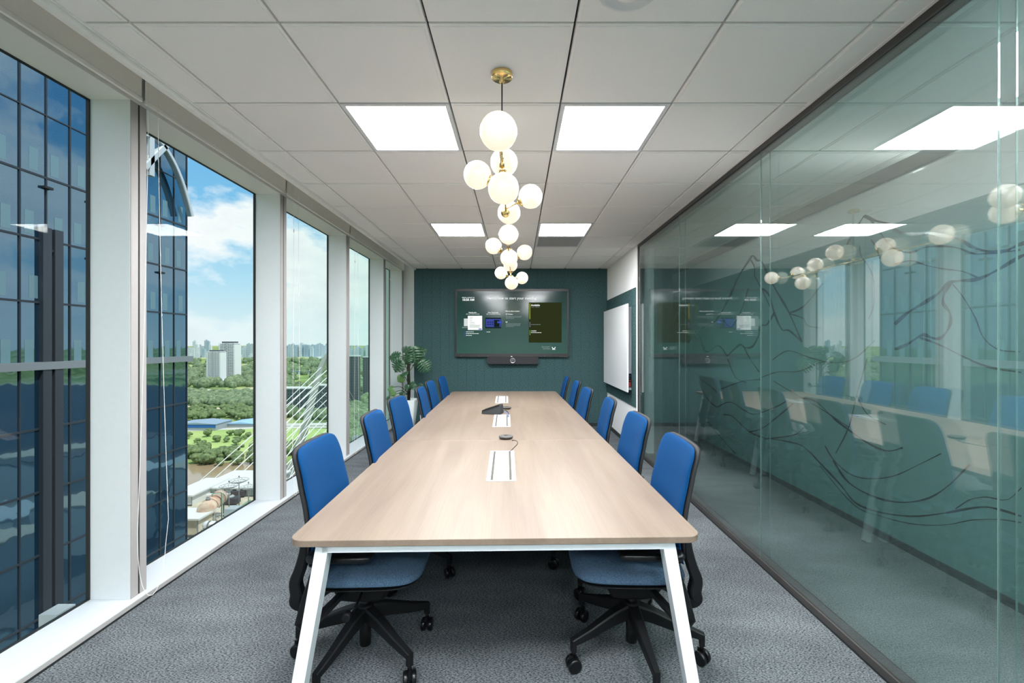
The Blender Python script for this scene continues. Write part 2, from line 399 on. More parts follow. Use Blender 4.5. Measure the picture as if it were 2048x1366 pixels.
# windows: opening k runs between mullion k-1 and mullion k
mull = [2.4455-1.548*4, 2.4455-1.548*3, 2.4455-1.548*2, 2.4455-1.548, 2.4455, 3.993, 5.535, 7.085, 8.22]
def make_mullion(y, parent):
    m = MB(); m.box(XG+0.002, XM, y, y+0.105, ZS, ZH); m.build('mullion', alu_m, parent)
    f = MB(); f.box(XM-0.001, XM+0.004, y+0.002, y+0.048, ZS, ZH); f.box(XM-0.001, XM+0.004, y+0.060, y+0.104, ZS, ZH)
    f.build('mullion_face', aluf_m, parent)
    MB().box(XM-0.001, XM+0.001, y+0.048, y+0.060, ZS, ZH).build('groove', gasket_m, parent)
prev = Y0
for k, y in enumerate(mull):
    w = empty('window_%d' % (k+1), (0, 0, 0)); tag(w, kind='structure')
    a = prev; b = y
    g = MB(); gk = 0.008
    for q in ((a, a+gk, ZS, ZH), (b-gk, b, ZS, ZH), (a, b, ZS, ZS+gk*0.6), (a, b, ZH-gk*0.6, ZH)): g.box(XG-0.012, XG+0.006, *q)
    g.build('gasket', gasket_m, w)
    MB().box(XG-0.008, XG-0.002, a, b, ZS, ZH).build('pane', win_glass, w)
    make_mullion(y, w)
    prev = y+0.105
# left end wall beyond the last window, wall behind camera
tag(MB().box(XG-0.1, -1.797, YE+0.085, YE+0.2, 0, ZC+0.34).build('wall_end', white_m), kind='structure')
tag(MB().box(XG-0.1, XW+0.1, Y0-0.1, Y0, -0.1, ZC+0.4).build('wall_back', white_m), kind='structure')

# felt wall: vertical boards with narrow grooves
fw = tag(MB().box(-1.797, XW+0.1, YB+0.012, YB+0.1, 0, ZC+0.04).build('wall_front', mat('felt_backing', lin(22, 52, 54), 0.95)), kind='structure')
xs = -1.797; first = None; wd = (1.5745+1.797)/22
for k in range(22):
    x0 = -1.797+k*wd
    if first is None:
        first = MB().box(0.0011, wd-0.0011, 0, 0.013, 0.06, ZC).build('felt_board', felt_m, fw, (x0, YB, 0))
    else: copy_one(first, None, (x0, YB, 0))
MB().box(XR+0.09, XW+0.1, YB, YB+0.013, 0.06, ZC).build('felt_board', felt_m, fw)
tag(MB().box(-1.797, XW, YB-0.008, YB+0.014, 0, 0.06).build('baseboard_front', base_m), kind='structure')
# side return of the felt partition in the niche
tag(MB().box(-1.8, -1.796, YB, YE+0.09, 0, ZC+0.03).build('trim_6', alu_m), kind='structure')

# right: white wall with felt field, then the double glazed partition
XWALL = 1.5745
YP = 5.80
wr = tag(MB().box(XWALL, 1.80, YP+0.02, YB, 0, ZC).build('wall_right', white_m), kind='structure')
tag(MB().box(1.80, 1.87, 6.1, 6.2, 0.0, ZC).build('trim_7', white_m), kind='structure')
tag(MB().box(XWALL-0.012, XWALL, YP+0.02, YB, 0, 0.06).build('baseboard_right', base_m), kind='structure')
MB().bev(XWALL-0.012, XWALL+0.0, YP+0.045, YB-0.001, CZ-0.857, CZ+0.733, 0.001).build('felt_panel', felt_m, wr)
part = empty('window_10', (0, 0, 0)); tag(part, kind='structure')
m = MB(); m.box(XR, 1.668, Y0, YP, 0.0, 0.0415)
m.build('bottom_track', frame_m, part)
MB().box(XR-0.004, XR+0.001, Y0, YP, 0, 0.012).build('shadow_gap', gasket_m, part)
MB().box(XR, 1.668, Y0, YP, ZC-0.035, ZC+0.02).build('top_track', frame_m, part)
MB().box(XR, 1.668, YP, YP+0.028, 0, ZC).build('end_post', frame_m, part)
MB().box(1.600, 1.606, YP-0.085, YP-0.078, 0.78, 1.95).build('pull_handle', mat('brushed_steel', lin(170, 172, 174), 0.3, metal=1.0), part)
ys = [Y0, -2.88, -1.43, 0.02, 1.469, 2.90, 4.36, YP]
for a, b in zip(ys, ys[1:]):
    MB().box(1.596, 1.602, a+0.0015, b-0.0015, 0.0415, ZC-0.035).build('front_pane', front_glass, part)
    MB().box(1.656, 1.662, a+0.0015, b-0.0015, 0.0415, ZC-0.035).build('rear_pane', film_glass, part)
for b in ys[1:-1]:
    for x in (1.596, 1.656):
        MB().box(x, x+0.006, b-0.0010, b+0.0010, 0.0415, ZC-0.035).build('glass_joint', edge_m, part)
# corridor
cw = MB().box(XW, XW+0.1, Y0, YB+0.1, 0, CZ+0.86).build('wall_corridor', teal_m); tag(cw, kind='structure')
tag(MB().box(XW, XW+0.1, Y0, YB+0.1, CZ+0.86, CZ+1.177).build('wall_glow_band', white_m), kind='structure')  # white band standing in for the glow along the top of the wall
tag(MB().box(XW+0.3, XW+0.6, Y0, YB+0.1, CZ+1.0, ZC+0.04).build('trim_9', white_m), kind='structure')
tag(MB().box(XW-0.012, XW, Y0, YB, 0, 0.05).build('baseboard_corridor', base_m), kind='structure')

# mirror inlay contour lines on the teal corridor wall
def cr(pts, k=6):
    P = [Vector(p) for p in pts]; P = [P[0]]+P+[P[-1]]; out = []
    for i in range(1, len(P)-2):
        for j in range(k):
            t = j/k; a, b, c, d = P[i-1], P[i], P[i+1], P[i+2]
            out.append(0.5*((2*b)+(c-a)*t+(2*a-5*b+4*c-d)*t*t+(3*b-a-3*c+d)*t*t*t))
    out.append(P[-2]); return out
def T(pts, s, x0, y0): return [(x0+p[0]/s, y0+p[1]/s) for p in pts]
LN = []
A = lambda w, *p: LN.append((w, T(p, 4.0175, 1260, 380)))
B_ = lambda w, *p: LN.append((w, T(p, 4.017, 1640, 380)))
D_ = lambda w, *p: LN.append((w, T(p, 1.897, 1260, 380)))
A(9, (690,1050),(740,970),(800,860),(870,700),(960,560),(988,528),(1020,565),(1060,580),(1120,710),(1200,850),(1280,990),(1380,1220))
A(5, (970,560),(1000,620),(1000,690)); A(4, (950,790),(930,860),(880,1000),(810,1100),(740,1030)); A(7, (690,1050),(600,1100),(510,1140),(470,1070),(410,950),(340,1010),(210,840))
A(8, (1060,790),(1120,850),(1160,990),(1220,1120),(1280,1130),(1380,1220)); A(7, (1280,990),(1400,930),(1550,750)); A(4, (1280,995),(1390,1030),(1430,1090),(1550,1110))
A(9, (1160,985),(1100,1080),(1050,1090),(1030,1180),(980,1260),(920,1265),(880,1245),(780,1335)); A(5, (780,1335),(710,1250),(610,1300),(540,1150),(465,1230))
A(4, (1000,690),(1060,800),(1130,950)); A(3, (190,1300),(300,1130),(380,1010))
B_(9, (215,440),(320,260),(355,208)); B_(17, (355,208),(440,245),(540,275),(650,340),(760,355),(870,345),(1000,370),(1120,395),(1230,460),(1380,497),(1500,485),(1610,435),(1700,410))
B_(9, (400,230),(460,310),(560,440),(650,490),(740,500),(850,460),(1000,452),(1120,470),(1230,510),(1340,510),(1500,495),(1610,480))
B_(7, (600,600),(680,575),(750,570),(850,605),(1000,635),(1150,655),(1280,710)); B_(17, (600,1080),(700,990),(830,910),(950,830),(1030,750),(1120,730),(1270,715),(1430,640),(1610,535),(1720,500))
B_(15, (1050,750),(1000,830),(990,910),(1040,980),(1050,1060),(1010,1150),(950,1195),(880,1180),(820,1165),(700,1240),(600,1280))
B_(5, (1065,755),(1150,860),(1250,1030),(1310,1180),(1430,1280),(1610,1300)); B_(5, (320,450),(330,530),(400,630),(435,750),(430,930),(390,1040)); B_(6, (410,400),(450,460),(480,550))
D_(9, (1100,560),(1180,590),(1340,665),(1485,692)); D_(4, (540,645),(600,610),(680,635),(770,655),(850,640),(930,570)); D_(4, (490,715),(560,690),(640,688),(720,655),(770,655))
D_(4, (345,755),(430,725),(500,720)); D_(3, (190,640),(240,700),(300,740),(330,768)); D_(4, (330,825),(380,805),(440,840),(480,850),(560,820),(620,790),(700,800),(770,865)); D_(8, (770,865),(850,925),(920,970),(980,990),(1035,978))
D_(5, (355,852),(390,860),(450,915),(510,940),(600,955),(660,975),(720,1035)); D_(7, (720,1035),(800,1120),(860,1190),(960,1225),(1080,1238),(1200,1225)); D_(10, (1200,1225),(1330,1203),(1400,1212),(1485,1238))
D_(5, (450,918),(500,905),(560,860),(620,810)); D_(5, (510,945),(620,930),(660,900)); D_(3, (295,880),(350,945),(400,1000)); D_(4, (740,970),(770,1020),(830,1075),(900,1095),(1000,1085),(1100,1040),(1180,1000))
D_(8, (770,1025),(830,1110),(930,1165),(1030,1185),(1130,1170),(1210,1120),(1290,1040)); D_(4, (1235,1210),(1290,1175),(1350,1165),(1430,1175),(1485,1130)); D_(3, (1485,1262),(1400,1250),(1300,1252),(1200,1270),(1080,1268),(960,1240),(850,1195),(720,1045))
D_(3, (545,725),(620,770),(740,840),(800,880),(830,900)); D_(4, (900,640),(860,780),(830,900),(780,1000)); D_(4, (860,780),(900,850),(970,890)); D_(4, (430,590),(455,640),(490,690)); D_(4, (370,640),(400,710),(440,730)); D_(4, (260,720),(275,760),(300,800),(330,825))
line_m = mat('mirror_inlay', lin(10, 14, 14), 0.12)
for wdt, pts in LN:
    XP = XW-0.0005
    sm = cr([(p[0], p[1], 0) for p in pts], 5); vs = []; fs = []
    for i, p in enumerate(sm):
        t = (sm[min(i+1, len(sm)-1)]-sm[max(i-1, 0)]).normalized(); nrm = Vector((-t.y, t.x, 0))*(wdt/4.0*0.72+0.35)*(0.85+0.3*math.sin(i*0.7))
        for q in (p+nrm, p-nrm):
            w_ = WX(q.x, q.y, XP); vs.append(w_)
    n = len(sm)
    vs += [v+Vector((-0.0006, 0, 0)) for v in vs]
    for i in range(n-1):
        a, b, c, d = 2*i, 2*i+1, 2*i+3, 2*i+2; o = 2*n
        fs += [(a, b, c, d), (a+o, d+o, c+o, b+o), (a, d, d+o, a+o), (b, b+o, c+o, c)]
    MB().add(vs, fs).build('contour_line', line_m, cw, fix=False)

# ------------------------------------------------------------------ roller blinds and their bead chains
yb = [Y0]+[y+0.0525 for y in mull]
names = ['', '', '', '', 'nearest the camera at the left edge', 'over the second window from the left edge', 'over the third window from the left edge', 'over the fourth window from the left edge', 'over the last window beside the potted plant']
for k in range(len(mull)):
    a, b = yb[k]+0.012, yb[k+1]-0.012
    r = empty('roller_blind', (-2.109, (a+b)/2, CZ+1.352)); h = (b-a)/2
    tag(r, ('beige roller blind drawn up '+names[k]) if names[k] else 'beige roller blind drawn up over a window behind the camera', 'blind', 'roller blinds above the windows')
    MB().box(-0.001, 0.001, -h, h, 0.022, 0.24).build('fabric', blind_m, r)
    MB().bev(-0.008, 0.008, -h, h, 0, 0.024, 0.003).build('bottom_bar', blindbar_m, r)
    MB().cyl((-0.03, -h, 0.26), (-0.03, h, 0.26), 0.026).build('roller', alu_m, r)
    if k >= 4:
        # chain hangs at the near end of the opening
        if k == 5: t0, t1, b0, b1, zb = 2.474, 2.523, 2.402, 2.600, 0.03
        else:
            y0 = a+0.03; t0, t1, b0, b1, zb = y0, y0+0.06, y0-0.03, y0+0.09, 0.035
            if k == 4: t0, t1, b0, b1 = 1.0, 1.05, 0.98, 1.09
        X = -2.060; pts = []
        n = 40; zt = CZ+1.55; zk = 0.42
        for i in range(n+1):
            u = i/n; z = zt+(zk-zt)*u; e = u**1.6; pts.append(Vector((X, t0+(b0-t0)*e, z)))
        for i in range(1, 12):
            an = math.pi*i/12; c_ = (b0+b1)/2; pts.append(Vector((X, c_-(b1-b0)/2*math.cos(an), zk-(zk-zb)*math.sin(an)**0.8)))
        for i in range(n+1):
            u = 1-i/n; z = zt+(zk-zt)*u; e = u**1.6; pts.append(Vector((X+0.012, t1+(b1-t1)*e, z)))
        ch = empty('bead_chain', (X, (t0+t1)/2, zt))
        nm = {4: 'white bead chain of the roller blind at the left picture edge', 5: 'long white bead chain hanging in the second window, its loop touching the carpet edge', 6: 'white bead chain hanging in the third window behind the nearest chair', 7: 'white bead chain hanging in the fourth window', 8: 'white bead chain hanging in the last window beside the plant'}[k]
        tag(ch, nm, 'chain', 'bead chains of the roller blinds')
        loc = [p-Vector((X, (t0+t1)/2, zt)) for p in pts]
        MB().tube(loc, 0.0011, 5).build('cord', chain_m, ch)
        bd = MB(); step = 0.0075 if k == 5 else 0.012; rr = 0.0028 if k == 5 else 0.0032; acc = 0
        for p, q in zip(loc, loc[1:]):
            d = (q-p).length
            while acc < d:
                c = p+(q-p)*(acc/d)
                bd.add([c+Vector(v)*rr for v in ((1,0,0),(-1,0,0),(0,1,0),(0,-1,0),(0,0,1),(0,0,-1))], [(0,2,4),(2,1,4),(1,3,4),(3,0,4),(2,0,5),(1,2,5),(3,1,5),(0,3,5)], True); acc += step
            acc -= d
        o = bd.build('beads', chain_m, ch, fix=False); o['kind'] = 'stuff'
        MB().cyl(loc[8]+Vector((0,0,-0.014)), loc[8]+Vector((0,0,0.014)), 0.005, n=8).build('connector', chain_m, ch)
# ------------------------------------------------------------------ meeting table in three sections
TZ = 0.740; TH = 0.024; TW = 1.52; TROT = math.radians(1.38)
def tcx(y): return -0.073-0.0241*(y-1.614)
secs = [(1.614, 3.249, 'near', 'pale oak meeting table section nearest the camera with white angled legs'),
        (3.251, 4.884, 'mid', 'pale oak meeting table section in the middle of the long table'),
        (4.886, 6.52, 'far', 'pale oak meeting table section at the far end below the wall screen')]
def rrect(x0, x1, y0, y1, r4, n=6):
    """rounded rectangle, radii for corners (x0y0, x1y0, x1y1, x0y1)"""
    out = []
    for (cx, cy, sx, sy, a0, r) in ((x0, y0, 1, 1, math.pi, r4[0]), (x1, y0, -1, 1, 1.5*math.pi, r4[1]), (x1, y1, -1, -1, 0, r4[2]), (x0, y1, 1, -1, .5*math.pi, r4[3])):
        for i in range(n+1):
            a = a0+math.pi/2*i/n; out.append((cx+sx*r+r*math.cos(a), cy+sy*r+r*math.sin(a)))
    return out
def shrink(poly, d):
    cx = sum(p[0] for p in poly)/len(poly); cy = sum(p[1] for p in poly)/len(poly)
    return [(p[0]-math.copysign(d, p[0]-cx), p[1]-math.copysign(d, p[1]-cy)) for p in poly]
trim_m = mat('pale_edge_band', lin(226, 206, 186), 0.4)
def leg_frame(root, y, sgn, w=0.046):
    """trapezoid steel frame: a cross beam under the top and two outward leaning legs"""
    m = MB(); m.box(-0.64, 0.64, y-0.02, y+0.03, TZ-TH-0.030, TZ-TH-0.001); m.build('cross_beam', steelw_m, root)
    for s in (-1, 1):
        xt, xb = 0.640*s, 0.762*s
        q = MB(); rings = []
        for (x, z) in ((xt, TZ-TH-0.001), (xt, TZ-TH-0.006), (xb, 0.012)):
            rings.append([Vector((x-w/2, y-0.02, z)), Vector((x+w/2, y-0.02, z)), Vector((x+w/2, y+0.035, z)), Vector((x-w/2, y+0.035, z))])
        q.loft(rings, smooth=False); lg = q.build('leg', steelw_m, root)
        MB().cyl((xb, y+0.008, 0), (xb, y+0.008, 0.013), 0.02).build('foot', black_m, lg)
for i, (a, b, nm, lab) in enumerate(secs):
    cy = (a+b)/2; L_ = (b-a)/2
    t = empty('meeting_table', (tcx(cy), cy, 0), TROT); tag(t, lab, 'table', 'three sections of the long meeting table')
    r = 0.055; rc = 0.002
    r4 = (r if i == 0 else rc, r if i == 0 else rc, r if i == 2 else rc, r if i == 2 else rc)
    poly = rrect(-TW/2, TW/2, -L_, L_, r4)
    m = MB(); rings = []
    for z, d in ((TZ-TH, 0.0015), (TZ-TH+0.0015, 0), (TZ-0.0015, 0), (TZ, 0.0015)):
        rings.append([Vector((p[0], p[1], z)) for p in shrink(poly, d)])
    m.loft(rings, smooth=False); m.build('tabletop', wood_m, t)
    for sx in (-0.45, 0.45):
        MB().box(sx-0.02, sx+0.02, -L_+0.06, L_-0.06, TZ-TH-0.031, TZ-TH-0.001).build('side_rail', steelw_m, t)
    if i == 0: leg_frame(t, -L_+0.04, -1)
    leg_frame(t, L_-0.05, 1, 0.03)
# power boxes
for k, (a, b, lab) in enumerate(((2.28, 2.918, 'white cable box lid with two dark brush strips, nearest on the table'), (3.757, 4.379, 'white cable box lid with two dark brush strips, behind the tablet stand'), (5.24, 5.886, 'white cable box lid with two dark brush strips, farthest on the table'))):
    cy = (a+b)/2; h = (b-a)/2; cx = (-0.0835-0.0165*(a-2.28)/0.64)-0.012*k-0.006
    t = empty('cable_box', (cx, cy, TZ), TROT); tag(t, lab, 'cable box', 'cable boxes along the table')
    MB().bev(-0.0775, 0.0775, -h, h, 0.0, 0.0035, 0.001).build('lid', plate_m, t)
    for s in (-1, 1):
        MB().box(s*0.049-0.0065, s*0.049+0.0065, -h+0.014, h-0.014, 0.0033, 0.0042).build('brush_strip', brush_m, t)
# conference microphones
def puck(x, y, lab, cable):
    t = empty('conference_microphone', (x, y, TZ)); tag(t, lab, 'microphone', 'round table microphones')
    MB().lathe([(0.036, 0.0), (0.042, 0.001), (0.052, 0.012), (0.0535, 0.017), (0.050, 0.0215), (0.040, 0.0235), (0.02, 0.0245), (0.001, 0.0247)], n=32).build('body', mat('dark_grey_puck', lin(66, 64, 62), 0.6), t)
    MB().lathe([(0.016, 0.0243), (0.015, 0.0255), (0.001, 0.0256)], n=20).build('button', black_m, t)
    MB().tube([Vector(p)-Vector((x, y, TZ)) for p in cable], 0.0022, 6).build('cable', cord_m, t)
def onT(px, py, dz=0.003):
    D = (CZ-TZ-dz)*F/(py-VY); return W(px, py, D)
cb = cr([tuple(onT(*p)) for p in ((1024, 881), (1030, 880.5), (1035, 884), (1034, 889), (1027, 896), (1020, 903), (1018.6, 906))], 5)
cb[-1].z -= 0.0; puck(-0.083, 3.30, 'dark round conference microphone with a black cable near the nearest cable box', cb)
cb2 = cr([tuple(onT(*p)) for p in ((1011, 818), (1014, 824), (1016, 830), (1017, 834))], 4)
puck(-0.115, 4.78, 'small dark round conference microphone just behind the tablet stand', cb2)
# touch controller: a wedge seen from behind
p0 = onT(986, 829, 0); t = empty('touch_controller', (p0.x-0.005, p0.y+0.07, TZ), math.radians(-12))
tag(t, 'black wedge shaped tablet controller on the table beside the middle cable box', 'controller')
MB().prism([(-0.095, 0.0), (0.095, 0.0), (0.097, 0.010), (0.088, 0.088), (0.082, 0.090), (-0.096, 0.034), (-0.1, 0.01)], 'y', -0.065, 0.065).build('body', mat('controller_grey', lin(52, 54, 56), 0.55), t)
sc_ = MB(); sc_.add([Vector(v) for v in ((-0.094, -0.072, 0.037), (-0.094, 0.072, 0.037), (0.080, 0.072, 0.094), (0.080, -0.072, 0.094), (-0.092, -0.072, 0.030), (-0.092, 0.072, 0.030), (0.082, 0.072, 0.087), (0.082, -0.072, 0.087))],
    [(0,3,2,1), (4,5,6,7), (0,1,5,4), (1,2,6,5), (2,3,7,6), (3,0,4,7)]).build('screen', blackg_m, t)
for k, (c, pts) in enumerate(((cord_m, ((1003, 822), (1010, 821), (1015, 823), (1017, 828), (1017.5, 834))), (mat('blue_cable', lin(80, 130, 200), 0.5), ((1003, 824), (1009, 824), (1013, 824), (1015.5, 829), (1016, 834))))):
    o = MB().tube([v-t.location for v in cr([tuple(onT(*p, 0.004+0.003*k)) for p in pts], 4)], 0.0028, 6).build('cable', c, t)
    o.matrix_parent_inverse = Matrix.Rotation(math.radians(12), 4, 'Z')

# ------------------------------------------------------------------ office chairs
def backx(z):
    # outer face of the back: forward at the lumbar, leaning away above and below
    pts = ((0.36, -0.215), (0.45, -0.236), (0.55, -0.205), (0.64, -0.190), (0.75, -0.205), (0.88, -0.232), (1.02, -0.268))
    if z <= pts[0][0]: return pts[0][1]
    for (a, fa), (b, fb) in zip(pts, pts[1:]):
        if z <= b:
            u = (z-a)/(b-a); u = u*u*(3-2*u)*0.35+u*0.65; return fa+(fb-fa)*u
    return pts[-1][1]
def make_chair():
    r = empty('office_chair')
    # cushion
    def fs(x, y, s, e):
        z0 = 0.455; th = 0.038
        if s > 0: z = z0+th*e-0.012*max(0, (x-0.12)/0.13)**2-0.006*math.exp(-((x+0.02)/0.12)**2-(y/0.12)**2)
        else: z = z0-0.022*e-0.006*max(0, (x-0.12)/0.13)**2
        return (x+0.045, y, z)
    pillow(MB(), 16, 16, 0.245, 0.248, fs, p=4.5).build('seat', seat_m, r)
    def fp(x, y, s, e):
        z0 = 0.432; return (x+0.04, y, z0+(0.004 if s > 0 else -0.014)*e)
    pillow(MB(), 12, 12, 0.24, 0.243, fp, p=4.5).build('seat_pan', black_m, r)
    # back upholstery
    zc, hz = 0.752, 0.253
    def wid(z): return 0.226-0.012*max(0, (z-0.75)/0.25)-0.012*max(0, (0.62-z)/0.12)
    def fb(y, z, s, e):
        zz = zc+z; k = wid(zz)/0.222; yy = y*k
        curve = 0.018*(yy/0.22)**2
        return (backx(zz)+0.026+curve+(0.016*e if s > 0 else -0.006*e), yy, zz)
    pillow(MB(), 18, 22, 0.222, hz, fb, p=9, edge=0.35).build('backrest', blue_m, r)
    def fk(y, z, s, e):
        zz = zc+z+0.002; k = wid(zz)/0.222; yy = y*k
        curve = 0.018*(yy/0.22)**2
        return (backx(zz)+0.008+curve+(0.012*e if s > 0 else -0.012*e), yy, zz)
    pillow(MB(), 18, 22, 0.222, hz+0.001, fk, p=9, edge=0.18).build('back_shell', shell_m, r)
    # J shaped bars carrying the back
    j = MB()
    for s in (-1, 1):
        zs = [0.68, 0.60, 0.52, 0.46, 0.41]
        pts = [(backx(z)+0.010, 0.205*s, z) for z in zs]+[(-0.222, 0.200*s, 0.375), (-0.196, 0.190*s, 0.357), (-0.16, 0.17*s, 0.362), (-0.12, 0.14*s, 0.388), (-0.06, 0.10*s, 0.402)]
        tp = [(1, .5), (1, .8), (1, 1), (1, 1.1), (1.1, 1.2), (1.2, 1.2), (1.3, 1.1), (1.3, .9), (1.2, .7), (1, .6)]
        n_ = len(pts); P_ = cr(pts, 4); tq = [(tp[min(n_-1, i//4)][0]*(1-(i%4)/4)+tp[min(n_-1, i//4+1)][0]*(i%4)/4, tp[min(n_-1, i//4)][1]*(1-(i%4)/4)+tp[min(n_-1, i//4+1)][1]*(i%4)/4) for i in range(len(P_))]
        j.bar(P_, 0.044, 0.040, (0, 1, 0), tq)
    j.build('back_bracket', black_m, r)
    # mechanism
    m = MB(); m.loft([[Vector((x, y, z)) for x, y in rrect(-a, a*1.05, -b, b, (0.02,)*4, 3)] for a, b, z in ((0.055, 0.045, 0.275), (0.10, 0.07, 0.295), (0.135, 0.085, 0.36), (0.15, 0.11, 0.415))], smooth=False)
    m.build('tilt_mechanism', black_m, r)
    m = MB(); m.tube([(0.02, -0.08, 0.36), (0.02, -0.20, 0.345), (0.0, -0.235, 0.335)], 0.006, 6); m.cyl((0.0, -0.232, 0.335), (0.0, -0.262, 0.333), 0.016, n=12)
    m.build('tension_knob', black_m, r)
    # arms
    for s in (-1, 1):
        a = MB(); a.bar([(-0.05, 0.10*s, 0.365), (-0.115, 0.20*s, 0.320), (-0.150, 0.258*s, 0.300), (-0.162, 0.284*s, 0.345), (-0.135, 0.288*s, 0.45), (-0.105, 0.288*s, 0.545)], 0.062, 0.022, (0.93, 0, 0.35), [(.8, 1), (.9, 1), (1, 1), (1.0, 1.1), (.9, 1.1), (.75, 1)])
        arm = a.build('armrest', black_m, r)
        a = MB(); a.lathe([(0.024, 0.53), (0.024, 0.56), (0.034, 0.575)], (-0.10, 0.288*s, 0), n=12); a.box(-0.125, 0.06, 0.268*s-0.012, 0.268*s+0.03, 0.572, 0.586)
        a.build('arm_bracket', black_m, arm)
        pad = MB(); ring = []
        for z, d, in ((0.586, 0.012), (0.592, 0.003), (0.606, 0.0), (0.613, 0.004), (0.616, 0.016)):
            ring.append([Vector((x, y, z)) for x, y in shrink(rrect(-0.140, 0.120, 0.288*s-0.046, 0.288*s+0.046, (0.03, 0.03, 0.022, 0.022), 4), d)])
        pad.loft(ring); pad.build('arm_pad', blackg_m, arm)
    # gas column and star base
    m = MB(); m.cyl((0, 0, 0.055), (0, 0, 0.235), 0.0255, n=16); m.cyl((0, 0, 0.20), (0, 0, 0.29), 0.018, n=16); m.build('gas_column', blackg_m, r)
    b = MB().lathe([(0.032, 0.168), (0.040, 0.185), (0.044, 0.225), (0.034, 0.243), (0.020, 0.246)], n=20).build('base', black_m, r)
    bl = MB().bar([(0.025, 0, 0.205), (0.10, 0, 0.190), (0.22, 0, 0.150), (0.315, 0, 0.125)], 0.046, 0.050, (0, 1, 0), [(1.15, 1.35), (1, 1.2), (.75, .85), (.6, .62)])
    bl.bar([(0.309, 0, 0.138), (0.309, 0, 0.086)], 0.026, 0.024, (0, 1, 0))
    ca = MB()
    for s in (-1, 1):
        R_ = 0.031
        Mx = Matrix.Translation((0.0, 0.0175*s, R_)) @ Matrix.Rotation(math.pi/2, 4, 'X')
        ca.lathe([(0.006, -0.009), (R_*0.8, -0.0105), (R_-0.002, -0.009), (R_, -0.006), (R_, 0.006), (R_-0.002, 0.009), (R_*0.8, 0.0105), (0.006, 0.009)], n=20, M=Mx)
    ca.cyl((0, -0.02, 0.031), (0, 0.02, 0.031), 0.006, n=8)
    ca.box(-0.018, 0.012, -0.007, 0.007, 0.028, 0.072); ca.cyl((0.0, 0, 0.065), (0.0, 0, 0.09), 0.009, n=8)
    leg0 = bl.build('base_leg', black_m, b); cs0 = ca.build('caster', blackg_m, b)
    for k in range(1, 5):
        a = math.radians(72*k); l = copy_one(leg0); l.rotation_euler = (0, 0, a)
        c = copy_one(cs0); c.location = (0.309*math.cos(a), 0.309*math.sin(a), 0); c.rotation_euler = (0, 0, a+1.3*k+0.4)
    cs0.location = (0.309, 0, 0); cs0.rotation_euler = (0, 0, 0.9)
    return r
chair = make_chair()
ordn = ['nearest the camera', 'second from the camera', 'third from the camera', 'fourth from the camera', 'fifth from the camera', 'last before the felt wall']
CL = [2.06, 2.86, 3.62, 4.46, 5.16, 5.88]; CR = [2.08, 2.77, 3.56, 4.37, 5.20, 5.89]
jl = [0, .02, -.015, .02, -.01, .015]; jr = [0.0, .012, .018, -.012, .016, -.008]
rl = [2.0, 3, -2, 4, 1, -2]; rr_ = [180-1.5, 181, 177, 182, 179, 178]
basel = [36, 50, 10, 63, 30, 5]; baser = [58, 20, 44, 12, 66, 31]
first = True
for side, ys_, jj, rr2, bb, off, txt in (('L', CL, jl, rl, basel, -0.622, 'window side'), ('R', CR, jr, rr_, baser, 0.622, 'glass wall side')):
    for i, y in enumerate(ys_):
        c = chair if first else copy_tree(chair); first = False
        ang = math.radians(rr2[i]); c.location = (tcx(y)+off+jj[i], y, 0); c.rotation_euler = (0, 0, ang)
        tag(c, 'blue office chair at the table on the %s, %s' % (txt, ordn[i]), 'chair', 'blue office chairs around the meeting table')
        for ch in c.children:
            if ch.name.split('.')[0] == 'base': ch.rotation_euler = (0, 0, math.radians(bb[i])-ang)

# ------------------------------------------------------------------ chandeliers
def globe_at(px, py, D, r=0.076): return W(px, py, D), r
GA = [(997, 263, 1.79), (1008, 325, 2.46), (955, 350, 2.42), (1007, 377, 2.16), (1061, 393, 2.82), (1018, 425, 2.95)]
GB = [(1017, 469, 3.40), (987, 492, 4.10), (1049, 505, 4.35), (1018, 516, 3.85), (1021, 530, 4.85), (1002, 546, 5.35), (1044, 556, 5.45), (1023, 566, 5.05)]
XC = -0.072
def chandelier(gl, ycan, y0, y1, zr, lab):
    r = empty('chandelier', (XC, ycan, ZC)); tag(r, lab, 'chandelier', 'globe chandeliers above the table')
    o = Vector((XC, ycan, ZC))
    MB().lathe([(0.050, 0.0), (0.0505, -0.001), (0.0505, -0.021), (0.047, -0.0235), (0.012, -0.024), (0.010, -0.045), (0.004, -0.046)], n=36).build('canopy', brass_m, r)
    MB().cyl((0, 0, -0.045), (0, 0, zr-ZC), 0.0035, n=8).build('cord', cord_m, r)
    m = MB(); m.cyl(Vector((XC, y0, zr))-o, Vector((XC, y1, zr))-o, 0.0065, n=12)
    m.cyl(Vector((0, 0, zr-ZC-0.012)), Vector((0, 0, zr-ZC+0.03)), 0.012, n=12)
    m.build('rod', brass_m, r)
    for (px, py, D) in gl:
        c = W(px, py, D); R_ = 0.0755
        yj = min(max(c.y, y0), y1)
        if abs(c.x-XC) < 0.04 and abs(c.z-zr) < R_ and y0 < c.y < y1: pass
        j = Vector((XC, yj, zr)); d = (c-j); L_ = d.length; d = d/L_ if L_ > 1e-4 else Vector((0, 1, 0))
        g = MB().sphere((0, 0, 0), R_, 32, 20).build('globe', globe_m, r, c-o)
        if L_ > 0.02:
            s = MB(); rel = j-c
            e = -d*(R_-0.006)
            if L_ > R_+0.01: s.cyl(rel, e-d*0.004, 0.0045, n=8)
            q = d.to_track_quat('Z', 'Y').to_matrix().to_4x4(); Mx = Matrix.Translation(e) @ q
            s.lathe([(0.006, -0.020), (0.020, -0.016), (0.030, -0.004), (0.031, 0.002), (0.001, 0.003)], n=20, M=Mx)
            s.build('globe_holder', brass_m, g)
